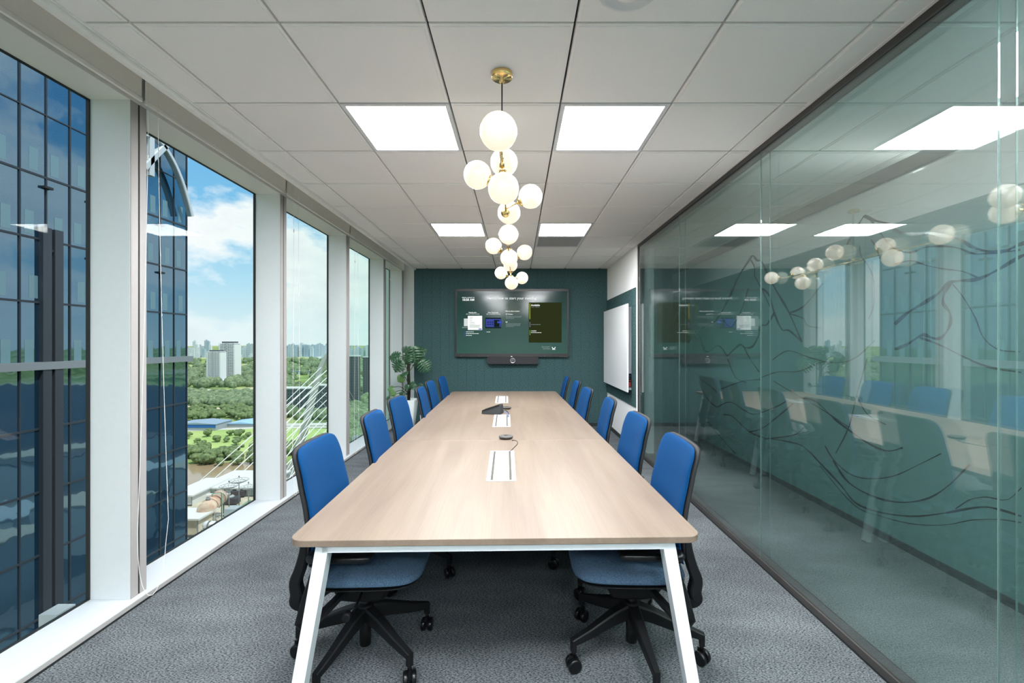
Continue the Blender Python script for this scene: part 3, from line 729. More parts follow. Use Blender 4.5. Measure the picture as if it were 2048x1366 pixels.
chandelier(GA, 2.12, 1.84, 2.90, CZ+0.853, 'gold chandelier of white glass globes hanging nearest the camera')
chandelier(GB, 4.30, 3.44, 5.40, CZ+0.790, 'gold chandelier of white glass globes hanging farther, in front of the wall screen')

# ------------------------------------------------------------------ wall screen with camera bar
YT = YB-0.075
t = empty('wall_screen', (-0.087, YT, CZ)); tag(t, 'large black framed wall screen showing a green meeting start page', 'screen')
def S(px, py, dy=0.0):
    v = W(px, py, YT); return Vector((v.x+0.087, dy, v.z-CZ))
a, b = S(910.6, 577.8), S(1137.5, 713.8); s0, s1 = S(913.4, 582.3), S(1134.8, 707.2)
m = MB(); m.box(a.x, s0.x, 0, 0.06, b.z, a.z); m.box(s1.x, b.x, 0, 0.06, b.z, a.z); m.box(s0.x, s1.x, 0, 0.06, s0.z, a.z); m.box(s0.x, s1.x, 0, 0.06, b.z, s1.z); m.box(s0.x, s1.x, 0.02, 0.06, s1.z, s0.z)
m.build('bezel', mat('screen_bezel', lin(38, 34, 36), 0.35), t)
MB().box(-0.5, 0.5, 0.06, 0.0745, -0.05, 0.6).build('wall_mount', black_m, t)
def screen_material():
    m = mat('screen_picture', lin(8, 16, 16), 0.12)
    nt = m.node_tree; N = nt.nodes; L = nt.links; bs = N['Principled BSDF']
    tc = N.new('ShaderNodeTexCoord'); sp = N.new('ShaderNodeSeparateXYZ'); L.new(tc.outputs['Generated'], sp.inputs[0])
    rp = N.new('ShaderNodeValToRGB'); rp.color_ramp.elements[0].color = lin(42, 98, 84); rp.color_ramp.elements[1].color = lin(30, 62, 60)
    L.new(sp.outputs['Z'], rp.inputs[0]); L.new(rp.outputs[0], bs.inputs['Emission Color']); bs.inputs['Emission Strength'].default_value = 0.45
    return m
scr = MB().box(s0.x, s1.x, 0.008, 0.02, s1.z, s0.z).build('display', screen_material(), t)
def flat(name, px0, py0, px1, py1, col, lift=0.001, e=1.0):
    p, q = S(px0, py0), S(px1, py1)
    return MB().box(p.x, q.x, 0.008-lift, 0.0085-lift*0.5, q.z, p.z).build(name, MATS.get(col) or emission(col, COLS[col], e*0.8), scr)
COLS = {'pic_white': (0.95, 1.0, 0.97, 1), 'pic_paper': (0.62, 0.68, 0.66, 1), 'pic_olive': lin(44, 50, 26), 'pic_lime': lin(140, 150, 40), 'pic_violet': lin(110, 110, 140), 'pic_green': lin(90, 150, 60),
        'pic_indigo': lin(60, 74, 150), 'pic_dark': lin(22, 34, 28), 'pic_blue': lin(60, 80, 190), 'pic_grey': lin(120, 136, 132), 'pic_navy': lin(34, 44, 100)}
sx = lambda x: 900+x/7.588
sy = lambda y: 560+y/7.588
def rect(name, x0, y0, x1, y1, col, lift=0.001): return flat(name, sx(x0), sy(y0), sx(x1), sy(y1), col, lift)
rect('agenda_panel', 1195, 340, 1695, 950, 'pic_olive')
rect('agenda_mark', 1205, 355, 1219, 592, 'pic_lime', .002); rect('agenda_mark', 1207, 638, 1219, 714, 'pic_violet', .002); rect('agenda_mark', 1207, 760, 1219, 836, 'pic_green', .002)
rect('laptop_picture', 210, 585, 275, 700, 'pic_paper'); rect('laptop_picture', 182, 712, 300, 728, 'pic_grey')
rect('document_picture', 270, 543, 487, 758, 'pic_white', .002)
for y, x1 in ((565, 350), (585, 340), (613, 335), (640, 370), (665, 380), (685, 460), (700, 445), (715, 455)): rect('document_line', 295, y, x1, y+5, 'pic_grey', .003)
rect('document_button', 433, 737, 478, 752, 'pic_blue', .003)
rect('tablet_picture', 535, 572, 775, 732, 'pic_dark'); rect('tablet_page', 545, 590, 770, 714, 'pic_indigo', .002); rect('tablet_side', 668, 606, 750, 712, 'pic_dark', .003)
for i in range(3):
    for j in range(2): rect('tablet_key', 566+i*34, 630+j*34, 588+i*34, 650+j*34, 'pic_navy', .003)
rect('tablet_button', 716, 627, 788, 655, 'pic_blue', .004)
for y, x1, xm in ((787, 358, 276), (813, 436, 300), (841, 330, 250)):
    rect('step_mark', 217, y-7, 229, y+7, 'pic_blue', .002)
rect('step_mark', 534, 780, 546, 796, 'pic_blue', .002)
# unreadable small print stays as plain strokes
for (x0, x1, y) in ((243, 358, 787), (243, 436, 813), (243, 330, 841), (556, 614, 789), (1230, 1374, 676), (1230, 1386, 800), (848, 1096, 551), (848, 1086, 567), (848, 972, 582), (848, 1076, 662), (848, 1070, 677), (848, 1074, 692), (848, 964, 708), (1392, 1520, 1010), (1392, 1500, 1024), (1410, 1524, 1038), (1410, 1524, 1052)):
    x = x0; random.seed(int(x0+y))
    while x < x1-8:
        wv = random.uniform(12, 34); rect('small_print', x, y-4, min(x+wv, x1), y+3, 'pic_grey' if y > 990 or 540 < y < 720 else 'pic_white', .002); x += wv+6
def text(s, x, y, h, col, bold=0.0, align='LEFT'):
    cu = bpy.data.curves.new('text', 'FONT'); cu.body = s; cu.size = h/7.588*YT/F*1.38; cu.align_x = align; cu.offset = bold; cu.extrude = 0.0002; cu.resolution_u = 3
    tmp = bpy.data.objects.new('tmp', cu); C.objects.link(tmp)
    me = bpy.data.meshes.new_from_object(tmp); bpy.data.objects.remove(tmp)
    me.materials.clear(); me.materials.append(MATS.get(col) or emission(col, COLS[col], 0.8))
    o = bpy.data.objects.new('screen_text', me); C.objects.link(o); o.parent = scr
    o.rotation_euler = (math.pi/2, 0, 0); p = S(sx(x), sy(y)); o.location = (p.x, 0.0055, p.z)
rect('agenda_gap', 1195, 600, 1695, 602, 'pic_dark', .002)
text("Here's how to start your meeting", 936, 293, 40, 'pic_white', 0, 'CENTER')
text('10:58 AM', 184, 315, 34, 'pic_white', 0.0012); text('FRIDAY, AUGUST 18', 182, 273, 15, 'pic_white', 0.0004)
text('Available', 1230, 394, 27, 'pic_white', 0.001); text('Available', 1232, 779, 16, 'pic_white', 0.0004)
text('Now - 3:00 PM', 1232, 419, 15, 'pic_grey'); text('Nearby Join', 342, 501, 18, 'pic_white', 0.0006, 'CENTER'); text('Join any Teams meeting', 344, 522, 15, 'pic_white', 0, 'CENTER')
text('One Touch Join', 656, 501, 18, 'pic_white', 0.0006, 'CENTER'); text('Join a scheduled meeting', 658, 522, 15, 'pic_white', 0, 'CENTER')
text('How to share content', 842, 480, 17, 'pic_white', 0.0005); text('Wireless', 878, 525, 15, 'pic_white', 0.0004)
# U shaped mark near the lower right corner and the small one beside the sharing text
def umark(cx, cy, r, wd):
    pts = [S(sx(cx+r*math.sin(a)), sy(cy+r*0.9*math.cos(a)), 0.0062) for a in [math.radians(d) for d in range(-105, 106, 15)]]
    MB().bar(pts, 0.001, wd/7.588*YT/F, (0, 1, 0)).build('emblem', MATS['pic_white'], scr)
umark(1574, 1022, 22, 12); umark(858, 632, 11, 7)
MB().bar([S(sx(858+11*math.sin(a)), sy(518-9*math.cos(a)), 0.0062) for a in [math.radians(d) for d in range(0, 361, 30)]], 0.001, 3/7.588*YT/F, (0, 1, 0)).build('emblem', MATS['pic_white'], scr)
rect('emblem_caption', 1548, 1053, 1600, 1059, 'pic_white', .002)
for x in (168, 435, 572, 1438): rect('bezel_port', x-6, 1153, x+6, 1159, 'pic_grey', .0175)
for x in (1665, 1690, 1712, 1738, 1762, 1778): rect('bezel_button', x-4, 1162, x+4, 1168, 'pic_grey', .0175)
rect('bezel_logo', 922, 1155, 946, 1165, 'pic_white', .0175)
bar = empty('camera_bar', tuple(W(1025.5, 721, YB-0.06))); tag(bar, 'black video camera bar with a round lens below the wall screen', 'camera')
q0, q1 = W(973, 714.3, YB-0.1), W(1076, 728.5, YB-0.1); hw = (q1.x-q0.x)/2; hh = (q0.z-q1.z)/2
MB().prism(rrect(-hw, hw, -hh, hh, (0.05, 0.05, 0.02, 0.02), 5), 'y', -0.05, 0.058).build('housing', mat('bar_charcoal', lin(36, 36, 40), 0.7), bar)
MX = Matrix.Rotation(math.pi/2, 4, 'X')
MB().lathe([(0.047, 0.049), (0.047, 0.062), (0.040, 0.066), (0.034, 0.060), (0.001, 0.060)], n=28, M=MX).build('lens_ring', mat('lens_steel', lin(150, 148, 150), 0.3, metal=0.8), bar)
MB().lathe([(0.030, 0.060), (0.024, 0.067), (0.001, 0.069)], n=24, M=MX).build('lens', mat('lens_grey', lin(92, 92, 96), 0.15), bar)

# ------------------------------------------------------------------ whiteboard
wb = empty('whiteboard', (1.50, 6.78, CZ-0.07)); tag(wb, 'white magnetic board standing off the felt field on the side wall', 'whiteboard')
MB().box(-0.012, 0.006, -0.806, 0.806, -0.60, 0.60).build('board', board_m, wb)
m = MB(); m.box(0.006, 0.0625, -0.74, 0.74, -0.575, 0.56); m.build('backing_box', mat('board_box', lin(196, 200, 206), 0.5), wb)
h = MB().box(0.008, 0.0585, -0.752, -0.742, -0.54, -0.35).build('pen_holder', black_m, wb)
for k, (z, c) in enumerate(((-0.385, (40, 60, 150)), (-0.415, (30, 32, 36)), (-0.445, (190, 50, 50)))):
    MB().cyl((0.018, -0.759, z), (0.05, -0.759, z), 0.007, n=8).build('marker', mat('marker_%d' % k, lin(*c), 0.4), h)
MB().bev(0.02, 0.048, -0.768, -0.753, -0.53, -0.468, 0.003).build('eraser', mat('red_eraser', lin(200, 50, 52), 0.6), h)

# ------------------------------------------------------------------ potted monstera
leaf_m = mat('monstera_leaf', lin(34, 70, 46), 0.32, noise=(6, 0.3, (1,1,1), lin(70, 112, 76)))
leafy_m = mat('young_leaf', lin(92, 128, 70), 0.45)
stem_m = mat('green_stem', lin(58, 84, 46), 0.6)
pl = empty('potted_monstera', (-1.80, 7.25, 0)); tag(pl, 'monstera plant with split leaves in a white planter in the corner by the window', 'plant')
PO = Vector((-1.80, 7.25, 0))
pot = MB(); rg = []
for w_, z in ((0.10, 0.0), (0.105, 0.01), (0.155, 0.52), (0.155, 0.53), (0.140, 0.53), (0.138, 0.48)):
    rg.append([Vector((x, y, z)) for x, y in rrect(-w_, w_, -w_, w_, (0.02,)*4, 3)])
pot.loft(rg); pot.build('planter', mat('white_planter', lin(232, 240, 240), 0.25), pl)
MB().lathe([(0.001, 0.49), (0.12, 0.488), (0.13, 0.478)], n=14).build('soil', mat('dark_soil', lin(38, 30, 24), 1.0), pl)
MB().tube([(0.02, 0, 0.4), (0.03, 0.01, 0.7), (0.02, 0.0, 1.0), (0.03, 0.0, 1.25)], 0.026, 10).build('moss_pole', mat('dark_moss_pole', lin(36, 34, 26), 1.0, noise=(60, .4, (1,1,1), None), bump=1), pl)
def monstera_leaf(size, seed, split=True):
    rnd = random.Random(seed); mb = MB(); nb = 8 if split else 0
    out = []
    # outline on the right side in heart shape, with cuts
    N_ = 52
    def R(t):  # t 0 base notch .. 1 tip
        return (0.16+0.42*math.sin(math.pi*min(1, t*1.02))**0.62*(1-0.25*t))*1.0
    mid = [Vector((0, 0.9*t-0.08, -0.14*t*t)) for t in [i/N_ for i in range(N_+1)]]
    for s in (-1, 1):
        vs = []; fs = []
        for i in range(N_+1):
            t = i/N_; r = R(t)*max(0.02, (1-t**6))
            cut = 0
            if split and 0.12 < t < 0.94:
                ph = (t*6.5+0.15*s) % 1; cut = 0.82 if ph < 0.40 else 0
            wv = r*(1-cut); y = mid[i].y-0.12*(1-t)+0.16*wv
            vs += [mid[i], Vector((s*wv*0.5, y*0.55+mid[i].y*0.45, mid[i].z+0.045)), Vector((s*wv, y, mid[i].z-0.06-0.15*wv))]
        for i in range(N_):
            for j in range(2):
                a = i*3+j; fs.append((a, a+1, a+4, a+3))
        mb.add([v*size for v in vs], fs, True)
    return mb
leaf_meshes = [monstera_leaf(1.0, 1).build('leaf', leaf_m, pl), monstera_leaf(1.0, 3, False).build('leaf', leafy_m, pl)]
LV = [ # px, py of leaf centre, D, size, tip direction (dx,dz in picture plane), facing tilt, kind
 (811, 697, 7.15, 0.13, (0.2, 1), 0.3, 0), (786, 713, 7.05, 0.21, (-1, -0.15), 0.5, 0), (829, 714, 7.2, 0.30, (0.15, -1), 0.5, 0),
 (845, 701, 7.3, 0.20, (1, 0.25), 0.6, 0), (793, 735, 7.1, 0.24, (-0.5, -1), 0.2, 0), (852, 735, 7.25, 0.25, (0.7, -0.9), 0.6, 0),
 (842, 727, 7.35, 0.25, (0.5, -0.8), 0.9, 0), (806, 747, 7.0, 0.15, (-1, -0.3), 1.2, 0), (799, 759, 7.05, 0.14, (-0.7, -0.7), 0.4, 1),
 (812, 721, 7.2, 0.20, (-0.3, -0.9), 0.8, 0), (822, 770, 7.0, 0.12, (-0.8, -0.5), 0.5, 0), (812, 776, 6.95, 0.10, (-0.4, -1), 0.4, 0),
 (802, 790, 7.0, 0.10, (-0.6, -0.9), 0.2, 0), (784, 788, 6.9, 0.10, (-1, -0.7), 0.3, 1), (779, 777, 7.0, 0.11, (-1, -0.4), 0.8, 1), (829, 772, 7.1, 0.12, (0.8, 0.2), 0.7, 0),
 (776, 800, 6.8, 0.10, (-0.5, -1), 0.3, 0), (841, 769, 7.2, 0.08, (0.5, 0.9), 0.3, 0), (820, 700, 7.25, 0.16, (-0.8, 0.3), 0.9, 0)]
for i, (px, py, D, s, d, tilt, kd) in enumerate(LV):
    c = W(px, py, D)-PO; ay = Vector((d[0], 0.0, d[1])).normalized()
    nrm = Vector((0.15*math.sin(i), -math.cos(tilt), math.sin(tilt)))
    az = (nrm-ay*nrm.dot(ay)).normalized(); ax = ay.cross(az)
    o = leaf_meshes[kd] if i == 0 and kd == 0 else copy_one(leaf_meshes[kd])
    M = Matrix((ax, ay, az)).transposed().to_4x4()
    base = c-ay*s*0.45
    o.matrix_basis = Matrix.Translation(base) @ M @ Matrix.Scale(s, 4)
    top = Vector((0.02, 0, 0.60+0.5*max(0, min(1, (base.z-0.7)/0.6))))
    mid = (base+top)/2+Vector((0, 0, 0.05))
    MB().tube(cr([tuple(top), tuple(mid), tuple(base)], 4), 0.0055, 6).build('stalk', stem_m, pl)
bpy.data.objects.remove(leaf_meshes[1])
# small red anthurium flower pot between the far chairs
rp = W(853, 800, 7.3); an = empty('red_flowering_plant', (-1.47, 7.30, 0)); tag(an, 'plant with red flowers seen between the far chairs on the window side', 'plant')
MB().lathe([(0.09, 0), (0.11, 0.02), (0.13, 0.26), (0.12, 0.27), (0.11, 0.25), (0.001, 0.24)], n=20).build('pot', mat('white_planter2', lin(225, 228, 228), 0.35), an)
red_m = mat('red_petal', lin(176, 60, 44), 0.4)
for k in range(9):
    a = k*2.4; rr = 0.03+0.04*(k % 3); z = 0.45+0.035*k % 0.28+0.0
    z = 0.36+0.035*k
    tip = Vector((rr*math.cos(a), rr*math.sin(a), z)); st = MB().tube([(0, 0, 0.22), tuple(tip*0.6+Vector((0, 0, 0.12))), tuple(tip)], 0.004, 5).build('stem', stem_m, an)
    MB().add([tip+Vector(v) for v in ((0, 0, -0.01), (0.022, -0.01, 0.012), (0.012, 0, 0.04), (0, 0, 0.06), (-0.012, 0, 0.04), (-0.022, -0.01, 0.012))], [(0,1,2,3,4,5)], True).build('petal', red_m if k % 3 else leafy_m, st)
# ================================================================== the world outside
GZ = -90.0
def G(px, py, z=GZ):
    D = (CZ-z)*F/(py-VY); return W(px, py, D)
def ground_material():
    m = bpy.data.materials.new('fields'); m.use_nodes = True; nt = m.node_tree; b = nt.nodes['Principled BSDF']; N = nt.nodes; L = nt.links
    tc = N.new('ShaderNodeTexCoord'); n1 = N.new('ShaderNodeTexNoise'); n1.inputs['Scale'].default_value = 0.006; n1.inputs['Detail'].default_value = 8; n1.inputs['Roughness'].default_value = 0.6
    L.new(tc.outputs['Object'], n1.inputs[0])
    r = N.new('ShaderNodeValToRGB'); e = r.color_ramp.elements
    e[0].position = 0.36; e[0].color = lin(88, 110, 72); e[1].position = 0.66; e[1].color = lin(200, 192, 168)
    for p, c in ((0.46, lin(120, 142, 92)), (0.52, lin(146, 168, 104)), (0.60, lin(170, 172, 134))):
        k = e.new(p); k.color = c
    L.new(n1.outputs[0], r.inputs[0]); L.new(r.outputs[0], b.inputs['Base Color']); b.inputs['Roughness'].default_value = 1.0; b.inputs['Specular IOR Level'].default_value = 0
    return m
def slab(name, pts, z0, z1, m, **k):
    o = MB().loft([[Vector((p[0], p[1], z)) for p in pts] for z in (z0, z1)], smooth=False).build(name, m)
    return tag(o, **k)
slab('ground', [(-9000, -3000), (6000, -3000), (6000, 14000), (-9000, 14000)], GZ-5, GZ, ground_material(), kind='structure')
water_m = mat('brown_river', lin(158, 140, 112), 0.12, noise=(0.05, 0.06, (1,1,1), None))
slab('river', [(-420, -400), (-60, -400), (-20, 330), G(590, 930)[:2], G(470, 925)[:2], G(372, 930)[:2], G(300, 915)[:2], (-430, 260)], GZ, GZ+0.4, water_m, label='brown river winding below the office tower', cat='river', kind='stuff')
slab('harbour', [(12, -400), (3000, -400), (3000, 1400), (500, 900), (180, 420), (40, 330)], GZ, GZ+0.4, mat('grey_water', lin(52, 68, 78), 0.6, spec=0.15), label='grey water on the far side of the office tower', cat='water', kind='stuff')
slab('lake', [G(596, 712)[:2], G(660, 706.5)[:2], G(700, 705)[:2], G(700, 715)[:2], G(650, 719)[:2], G(620, 716)[:2]], GZ, GZ+0.8, mat('pale_water', lin(214, 222, 214), 0.2), label='pale distant lake below the skyline in the third window', cat='lake', kind='stuff')
field_m = mat('bright_grass', lin(146, 176, 98), 1.0, noise=(0.03, 0.2, (1,1,1), lin(172, 192, 120)))
slab('field', [G(340, 900)[:2], G(520, 905)[:2], G(660, 905)[:2], G(665, 858)[:2], G(510, 856)[:2], G(340, 862)[:2]], GZ, GZ+0.3, field_m, label='bright green grass field across the river', cat='field', kind='stuff')
road_m = mat('pale_road', lin(196, 196, 190), 0.9)
slab('road', [G(360, 864)[:2], G(505, 858)[:2], G(660, 856)[:2], G(660, 853)[:2], G(505, 855)[:2], G(360, 861)[:2]], GZ, GZ+0.5, road_m, label='pale road along the far edge of the green field', cat='road')
slab('motorway', [G(415, 779)[:2], G(520, 786)[:2], G(520, 791)[:2], G(470, 788)[:2], G(415, 781)[:2]], GZ, GZ+0.6, road_m, label='wide pale road in front of the white twin towers', cat='road')
slab('dirt_road', [G(370, 812)[:2], G(440, 816)[:2], G(515, 805)[:2], G(515, 807)[:2], G(440, 819)[:2], G(370, 814)[:2]], GZ, GZ+0.5, mat('dirt', lin(196, 186, 160), 1.0), label='narrow pale track between two bands of trees', cat='road')

# trees
tree_m = mat('tree_crown_green', lin(66, 88, 56), 1.0, noise=(5, 0.4, (1,1,1), lin(126, 144, 96)), bump=0.6)
trunk_m = mat('bark', lin(96, 84, 70), 1.0)
def tree_proto(seed):
    rnd = random.Random(seed); r = empty('tree'); mb = MB()
    for k in range(7):
        c = (rnd.uniform(-0.32, 0.32), rnd.uniform(-0.32, 0.32), 0.55+rnd.uniform(-0.15, 0.22)); mb.sphere(c, rnd.uniform(0.2, 0.34), 8, 5)
    mb.build('crown', tree_m, r); MB().cyl((0, 0, 0), (0, 0, 0.45), 0.04, n=6).build('trunk', trunk_m, r)
    return r
protos = [tree_proto(s) for s in (1, 2, 3)]
used = [False]*3; rnd = random.Random(11)
def plant(px, py, s, lab, grp):
    i = rnd.randrange(3); t = protos[i] if not used[i] else copy_tree(protos[i]); used[i] = True
    p = G(px, py); t.location = p; t.scale = (s, s, s*rnd.uniform(0.75, 1.0)); t.rotation_euler = (0, 0, rnd.uniform(0, 6))
    tag(t, lab, 'tree', grp)
for k in range(50): plant(rnd.uniform(365, 515), rnd.uniform(906, 932), rnd.uniform(6, 11), 'round green tree on the far river bank', 'trees on the river bank')
for k in range(30): plant(rnd.uniform(565, 665), rnd.uniform(893, 920), rnd.uniform(6, 11), 'green tree at the river seen through the bridge cables', 'trees behind the bridge cables')
for k in range(14): plant(rnd.uniform(365, 520), rnd.uniform(872, 896), rnd.uniform(4, 9), 'single green tree standing in the bright field', 'trees in the field')
for k in range(72): plant(rnd.uniform(360, 520), rnd.uniform(822, 842), rnd.uniform(8, 13), 'olive green tree in the band behind the blue warehouse', 'trees behind the warehouse')
far_tree_m = mat('far_wood', lin(70, 94, 70), 1.0, noise=(0.25, 0.3, (1,1,1), lin(136, 154, 116)))
def wood_band(n, x0, x1, y0, y1, s0, s1, seed, lab, name='distant_wood'):
    rr = random.Random(seed); mb = MB()
    for k in range(n):
        p = G(rr.uniform(x0, x1), rr.uniform(y0, y1)); s = rr.uniform(s0, s1)
        mb.sphere((p.x, p.y, p.z+s*0.35), s*0.6, 7, 4)
    tag(mb.build(name, far_tree_m, fix=False), lab, 'wood', kind='stuff')
wood_band(210, 350, 530, 788, 812, 8, 14, 3, 'dark green wood beyond the track in the second window')
wood_band(420, 540, 760, 750, 840, 8, 16, 4, 'green woodland behind the bridge in the third window')
wood_band(280, 300, 540, 720, 776, 12, 24, 5, 'green woodland around the white twin towers')
wood_band(240, 560, 800, 720, 750, 14, 26, 6, 'distant green woodland before the lake')
wood_band(160, 690, 800, 830, 905, 9, 16, 7, 'green trees below the dark towers in the fourth window')

# distant skyline: individual towers
def win_mat(name, wall, glass_c, sx_, sz):
    m = bpy.data.materials.new(name); m.use_nodes = True; nt = m.node_tree; b = nt.nodes['Principled BSDF']; N = nt.nodes; L = nt.links
    tc = N.new('ShaderNodeTexCoord'); mp = N.new('ShaderNodeMapping'); mp.inputs['Rotation'].default_value = (math.pi/2, 0, 0); L.new(tc.outputs['Object'], mp.inputs[0])
    br = N.new('ShaderNodeTexBrick'); br.inputs['Scale'].default_value = 1; br.inputs['Brick Width'].default_value = sx_; br.inputs['Row Height'].default_value = sz
    br.inputs['Mortar Size'].default_value = sz*0.28; br.offset = 0; br.inputs['Color1'].default_value = glass_c; br.inputs['Color2'].default_value = glass_c; br.inputs['Mortar'].default_value = wall
    L.new(mp.outputs[0], br.inputs[0]); L.new(br.outputs[0], b.inputs['Base Color']); b.inputs['Roughness'].default_value = 0.7
    return m
sky_ms = [win_mat('tower_white', lin(214, 222, 226), lin(150, 166, 180), 9, 6), win_mat('tower_grey', lin(186, 198, 206), lin(140, 158, 172), 12, 6), win_mat('tower_blue', lin(166, 186, 198), lin(120, 146, 166), 9, 7)]
def block(mb, x0, x1, y0, y1, h): mb.box(x0, x1, y0, y1, 0, h)
protoS = []
for k in range(6):
    mb = MB(); w = 1.0; block(mb, -.5, .5, -.4, .4, 1.0)
    if k % 2: block(mb, -.2, .25, -.2, .2, 1.06)
    if k == 2: block(mb, .5, .8, -.3, .3, .8)
    if k == 4: block(mb, -.8, -.5, -.35, .35, .9)
    protoS.append(mb)
rs = random.Random(5); base = {}
def tower(px, pybase, wpx, hpx, k, mi, lab, grp):
    p = G(px, pybase); D = p.y; w = wpx*D/F; h = hpx*D/F
    o = MB(); o.v = [(v[0]*w, v[1]*w, v[2]*h) for v in protoS[k].v]; o.f = list(protoS[k].f); o.sm = list(protoS[k].sm)
    tag(o.build('distant_tower', sky_ms[mi], None, tuple(p)), lab, 'tower', grp)
for (x0, x1, hm, n, lab, grp) in ((368, 422, 30, 16, 'pale distant apartment tower on the skyline left of the white twin towers', 'skyline left of the twin towers'), (474, 512, 26, 12, 'pale distant apartment tower on the skyline right of the white twin towers', 'skyline right of the twin towers'), (566, 660, 24, 26, 'pale distant apartment tower on the skyline in the third window', 'skyline in the third window'), (694, 745, 22, 14, 'pale distant tower on the skyline in the fourth window', 'skyline in the fourth window'), (765, 800, 20, 5, 'pale distant tower on the skyline in the last window', 'skyline in the last window')):
    for k in range(n):
        px = x0+(x1-x0)*(k+0.5)/n+rs.uniform(-1, 1); hh_ = hm*rs.uniform(0.55, 1.05) if x0 != 566 else hm*rs.uniform(0.9, 1.05)
        tower(px, rs.uniform(711, 716), rs.uniform(3.2, 6.5), hh_, rs.randrange(6), rs.randrange(3), lab, grp)
for k in range(14):
    x = rs.uniform(375, 510); tower(x, rs.uniform(716, 722), rs.uniform(2, 4), rs.uniform(6, 14), rs.randrange(6), 0, 'small white apartment block in front of the skyline', 'low blocks before the skyline')

# white twin apartment towers
def apartment(px0, px1, pyt, pyb, lab):
    p = G((px0+px1)/2, pyb); D = p.y; w = (px1-px0)*D/F; h = (pyb-pyt)*D/F; r = empty('apartment_tower', tuple(p)); tag(r, lab, 'tower')
    wm = mat('apartment_white', lin(228, 232, 234), 0.8); gm = mat('apartment_glass', lin(96, 122, 138), 0.3); rm = mat('apartment_roof', lin(92, 98, 104), 0.8)
    MB().box(-w*.42, w*.42, -w*.25, w*.30, 0, h*.955).build('core', gm, r)
    m = MB(); m.box(-w*.5, -w*.40, -w*.32, w*.32, 0, h*.93); m.box(w*.40, w*.5, -w*.32, w*.32, 0, h*.93); m.box(-w*.06, w*.06, -w*.34, w*.3, 0, h*.95); m.build('wall', wm, r)
    nfl = 24
    for k in range(nfl+1):
        z = h*.94*k/nfl; MB().box(-w*.47, w*.47, -w*.34, w*.32, z, z+h*.018).build('balcony_slab', wm, r)
    for x in (-.30, -.19, .19, .30): MB().box(w*x-w*.012, w*x+w*.012, -w*.34, w*.2, 0, h*.94).build('fin', wm, r)
    MB().box(-w*.36, w*.36, -w*.22, w*.25, h*.955, h).build('roof_house', rm, r)
apartment(444, 476, 683, 764, 'taller of the two white apartment towers in the middle distance')
apartment(419, 447, 700, 769, 'shorter of the two white apartment towers in the middle distance')
for (a_, b_, y0_, y1_, lab) in ((404, 500, 761, 769, 'low white podium building at the foot of the twin towers'), (474, 508, 741, 752, 'long white low rise block right of the twin towers'), (573, 627, 740, 749, 'row of white low rise blocks in the third window, nearer row'), (573, 600, 731, 739, 'row of white low rise blocks in the third window, farther row')):
    p = G((a_+b_)/2, y1_); D = p.y; w = (b_-a_)*D/F; h = (y1_-y0_)*D/F*0.7; r = empty('low_rise_block', tuple(p)); tag(r, lab, 'building')
    MB().box(-w/2, w/2, -6, 6, 0, h).build('wall', sky_ms[0], r); MB().box(-w/2-1, w/2+1, -7, 7, h, h+1.5).build('roof', mat('grey_blue_roof', lin(150, 170, 180), 0.7), r)
    for k in range(8): MB().box(-w/2+w*(k+.5)/8-1.5, -w/2+w*(k+.5)/8+1.5, -6.4, -6, h*.3, h*.8).build('window', mat('apartment_glass', (0, 0, 0, 1)), r)

# blue warehouse and the shed beside it
def shed(px0, px1, pyb, hpx, roofc, wallc, lab, band=None):
    p = G((px0+px1)/2, pyb); D = p.y; w = (px1-px0)*D/F; h = hpx*D/F; d = 26; r = empty('warehouse', tuple(p)); tag(r, lab, 'warehouse')
    MB().box(-w/2, w/2, 0, d, 0, h).build('wall', wallc, r)
    MB().prism([(-w/2-.6, h), (w/2+.6, h), (w/2+.6, h+.3), (0, h+2.0), (-w/2-.6, h+.3)], 'y', -.6, d+.6).build('roof', roofc, r)
    if band: MB().box(-w/2-.2, w/2+.2, -.25, 0, h*.5, h).build('fascia', band, r)
    for k in range(5): MB().box(-w/2+w*(k+.5)/5-1.6, -w/2+w*(k+.5)/5+1.6, -.3, 0, 0, h*.42).build('gate', mat('shed_gate', lin(150, 158, 164), 0.6), r)
bluef = mat('blue_fascia', lin(36, 96, 176), 0.5)
shed(350, 431, 862, 13, mat('grey_shed_roof', lin(138, 160, 178), 0.6), mat('grey_shed_wall', lin(150, 160, 166), 0.8), 'warehouse with a bright blue fascia beside the green field', bluef)
shed(454, 508, 855, 7, mat('light_blue_roof', lin(150, 192, 224), 0.5), mat('grey_shed_wall', (0, 0, 0, 1)), 'low shed with a light blue roof right of the blue warehouse')
shed(480, 525, 838, 4, mat('light_blue_roof', (0, 0, 0, 1)), mat('grey_shed_wall', (0, 0, 0, 1)), 'small roof behind the low shed with the light blue roof')

# dark office blocks behind the bridge and in the fourth window
dk = win_mat('dark_office', lin(78, 92, 96), lin(34, 48, 54), 3.2, 3.6)
def office(px0, px1, pyt, pyb, lab, dep=0.4, roof=None):
    p = G((px0+px1)/2, pyb); D = p.y; w = (px1-px0)*D/F; h = (pyb-pyt)*D/F; r = empty('office_block', tuple(p)); tag(r, lab, 'building')
    MB().box(-w/2, w/2, 0, w*dep, 0, h).build('wall', dk, r)
    MB().box(-w/2-.6, w/2+.6, -.6, w*dep+.6, h, h+1.6).build('roof', roof or mat('pale_flat_roof', lin(206, 214, 212), 0.8), r)
    for k in range(5): MB().box(-w/2+w*k/5-.25, -w/2+w*k/5+.25, -.5, 0, 0, h).build('pier', mat('office_pier', lin(110, 124, 126), 0.7), r)
office(560, 620, 778, 832, 'dark glass office block behind the left bridge cables')
office(626, 672, 772, 832, 'dark glass office block behind the bridge pylon')
office(690, 717, 713, 818, 'dark tall office tower in the fourth window, nearer one')
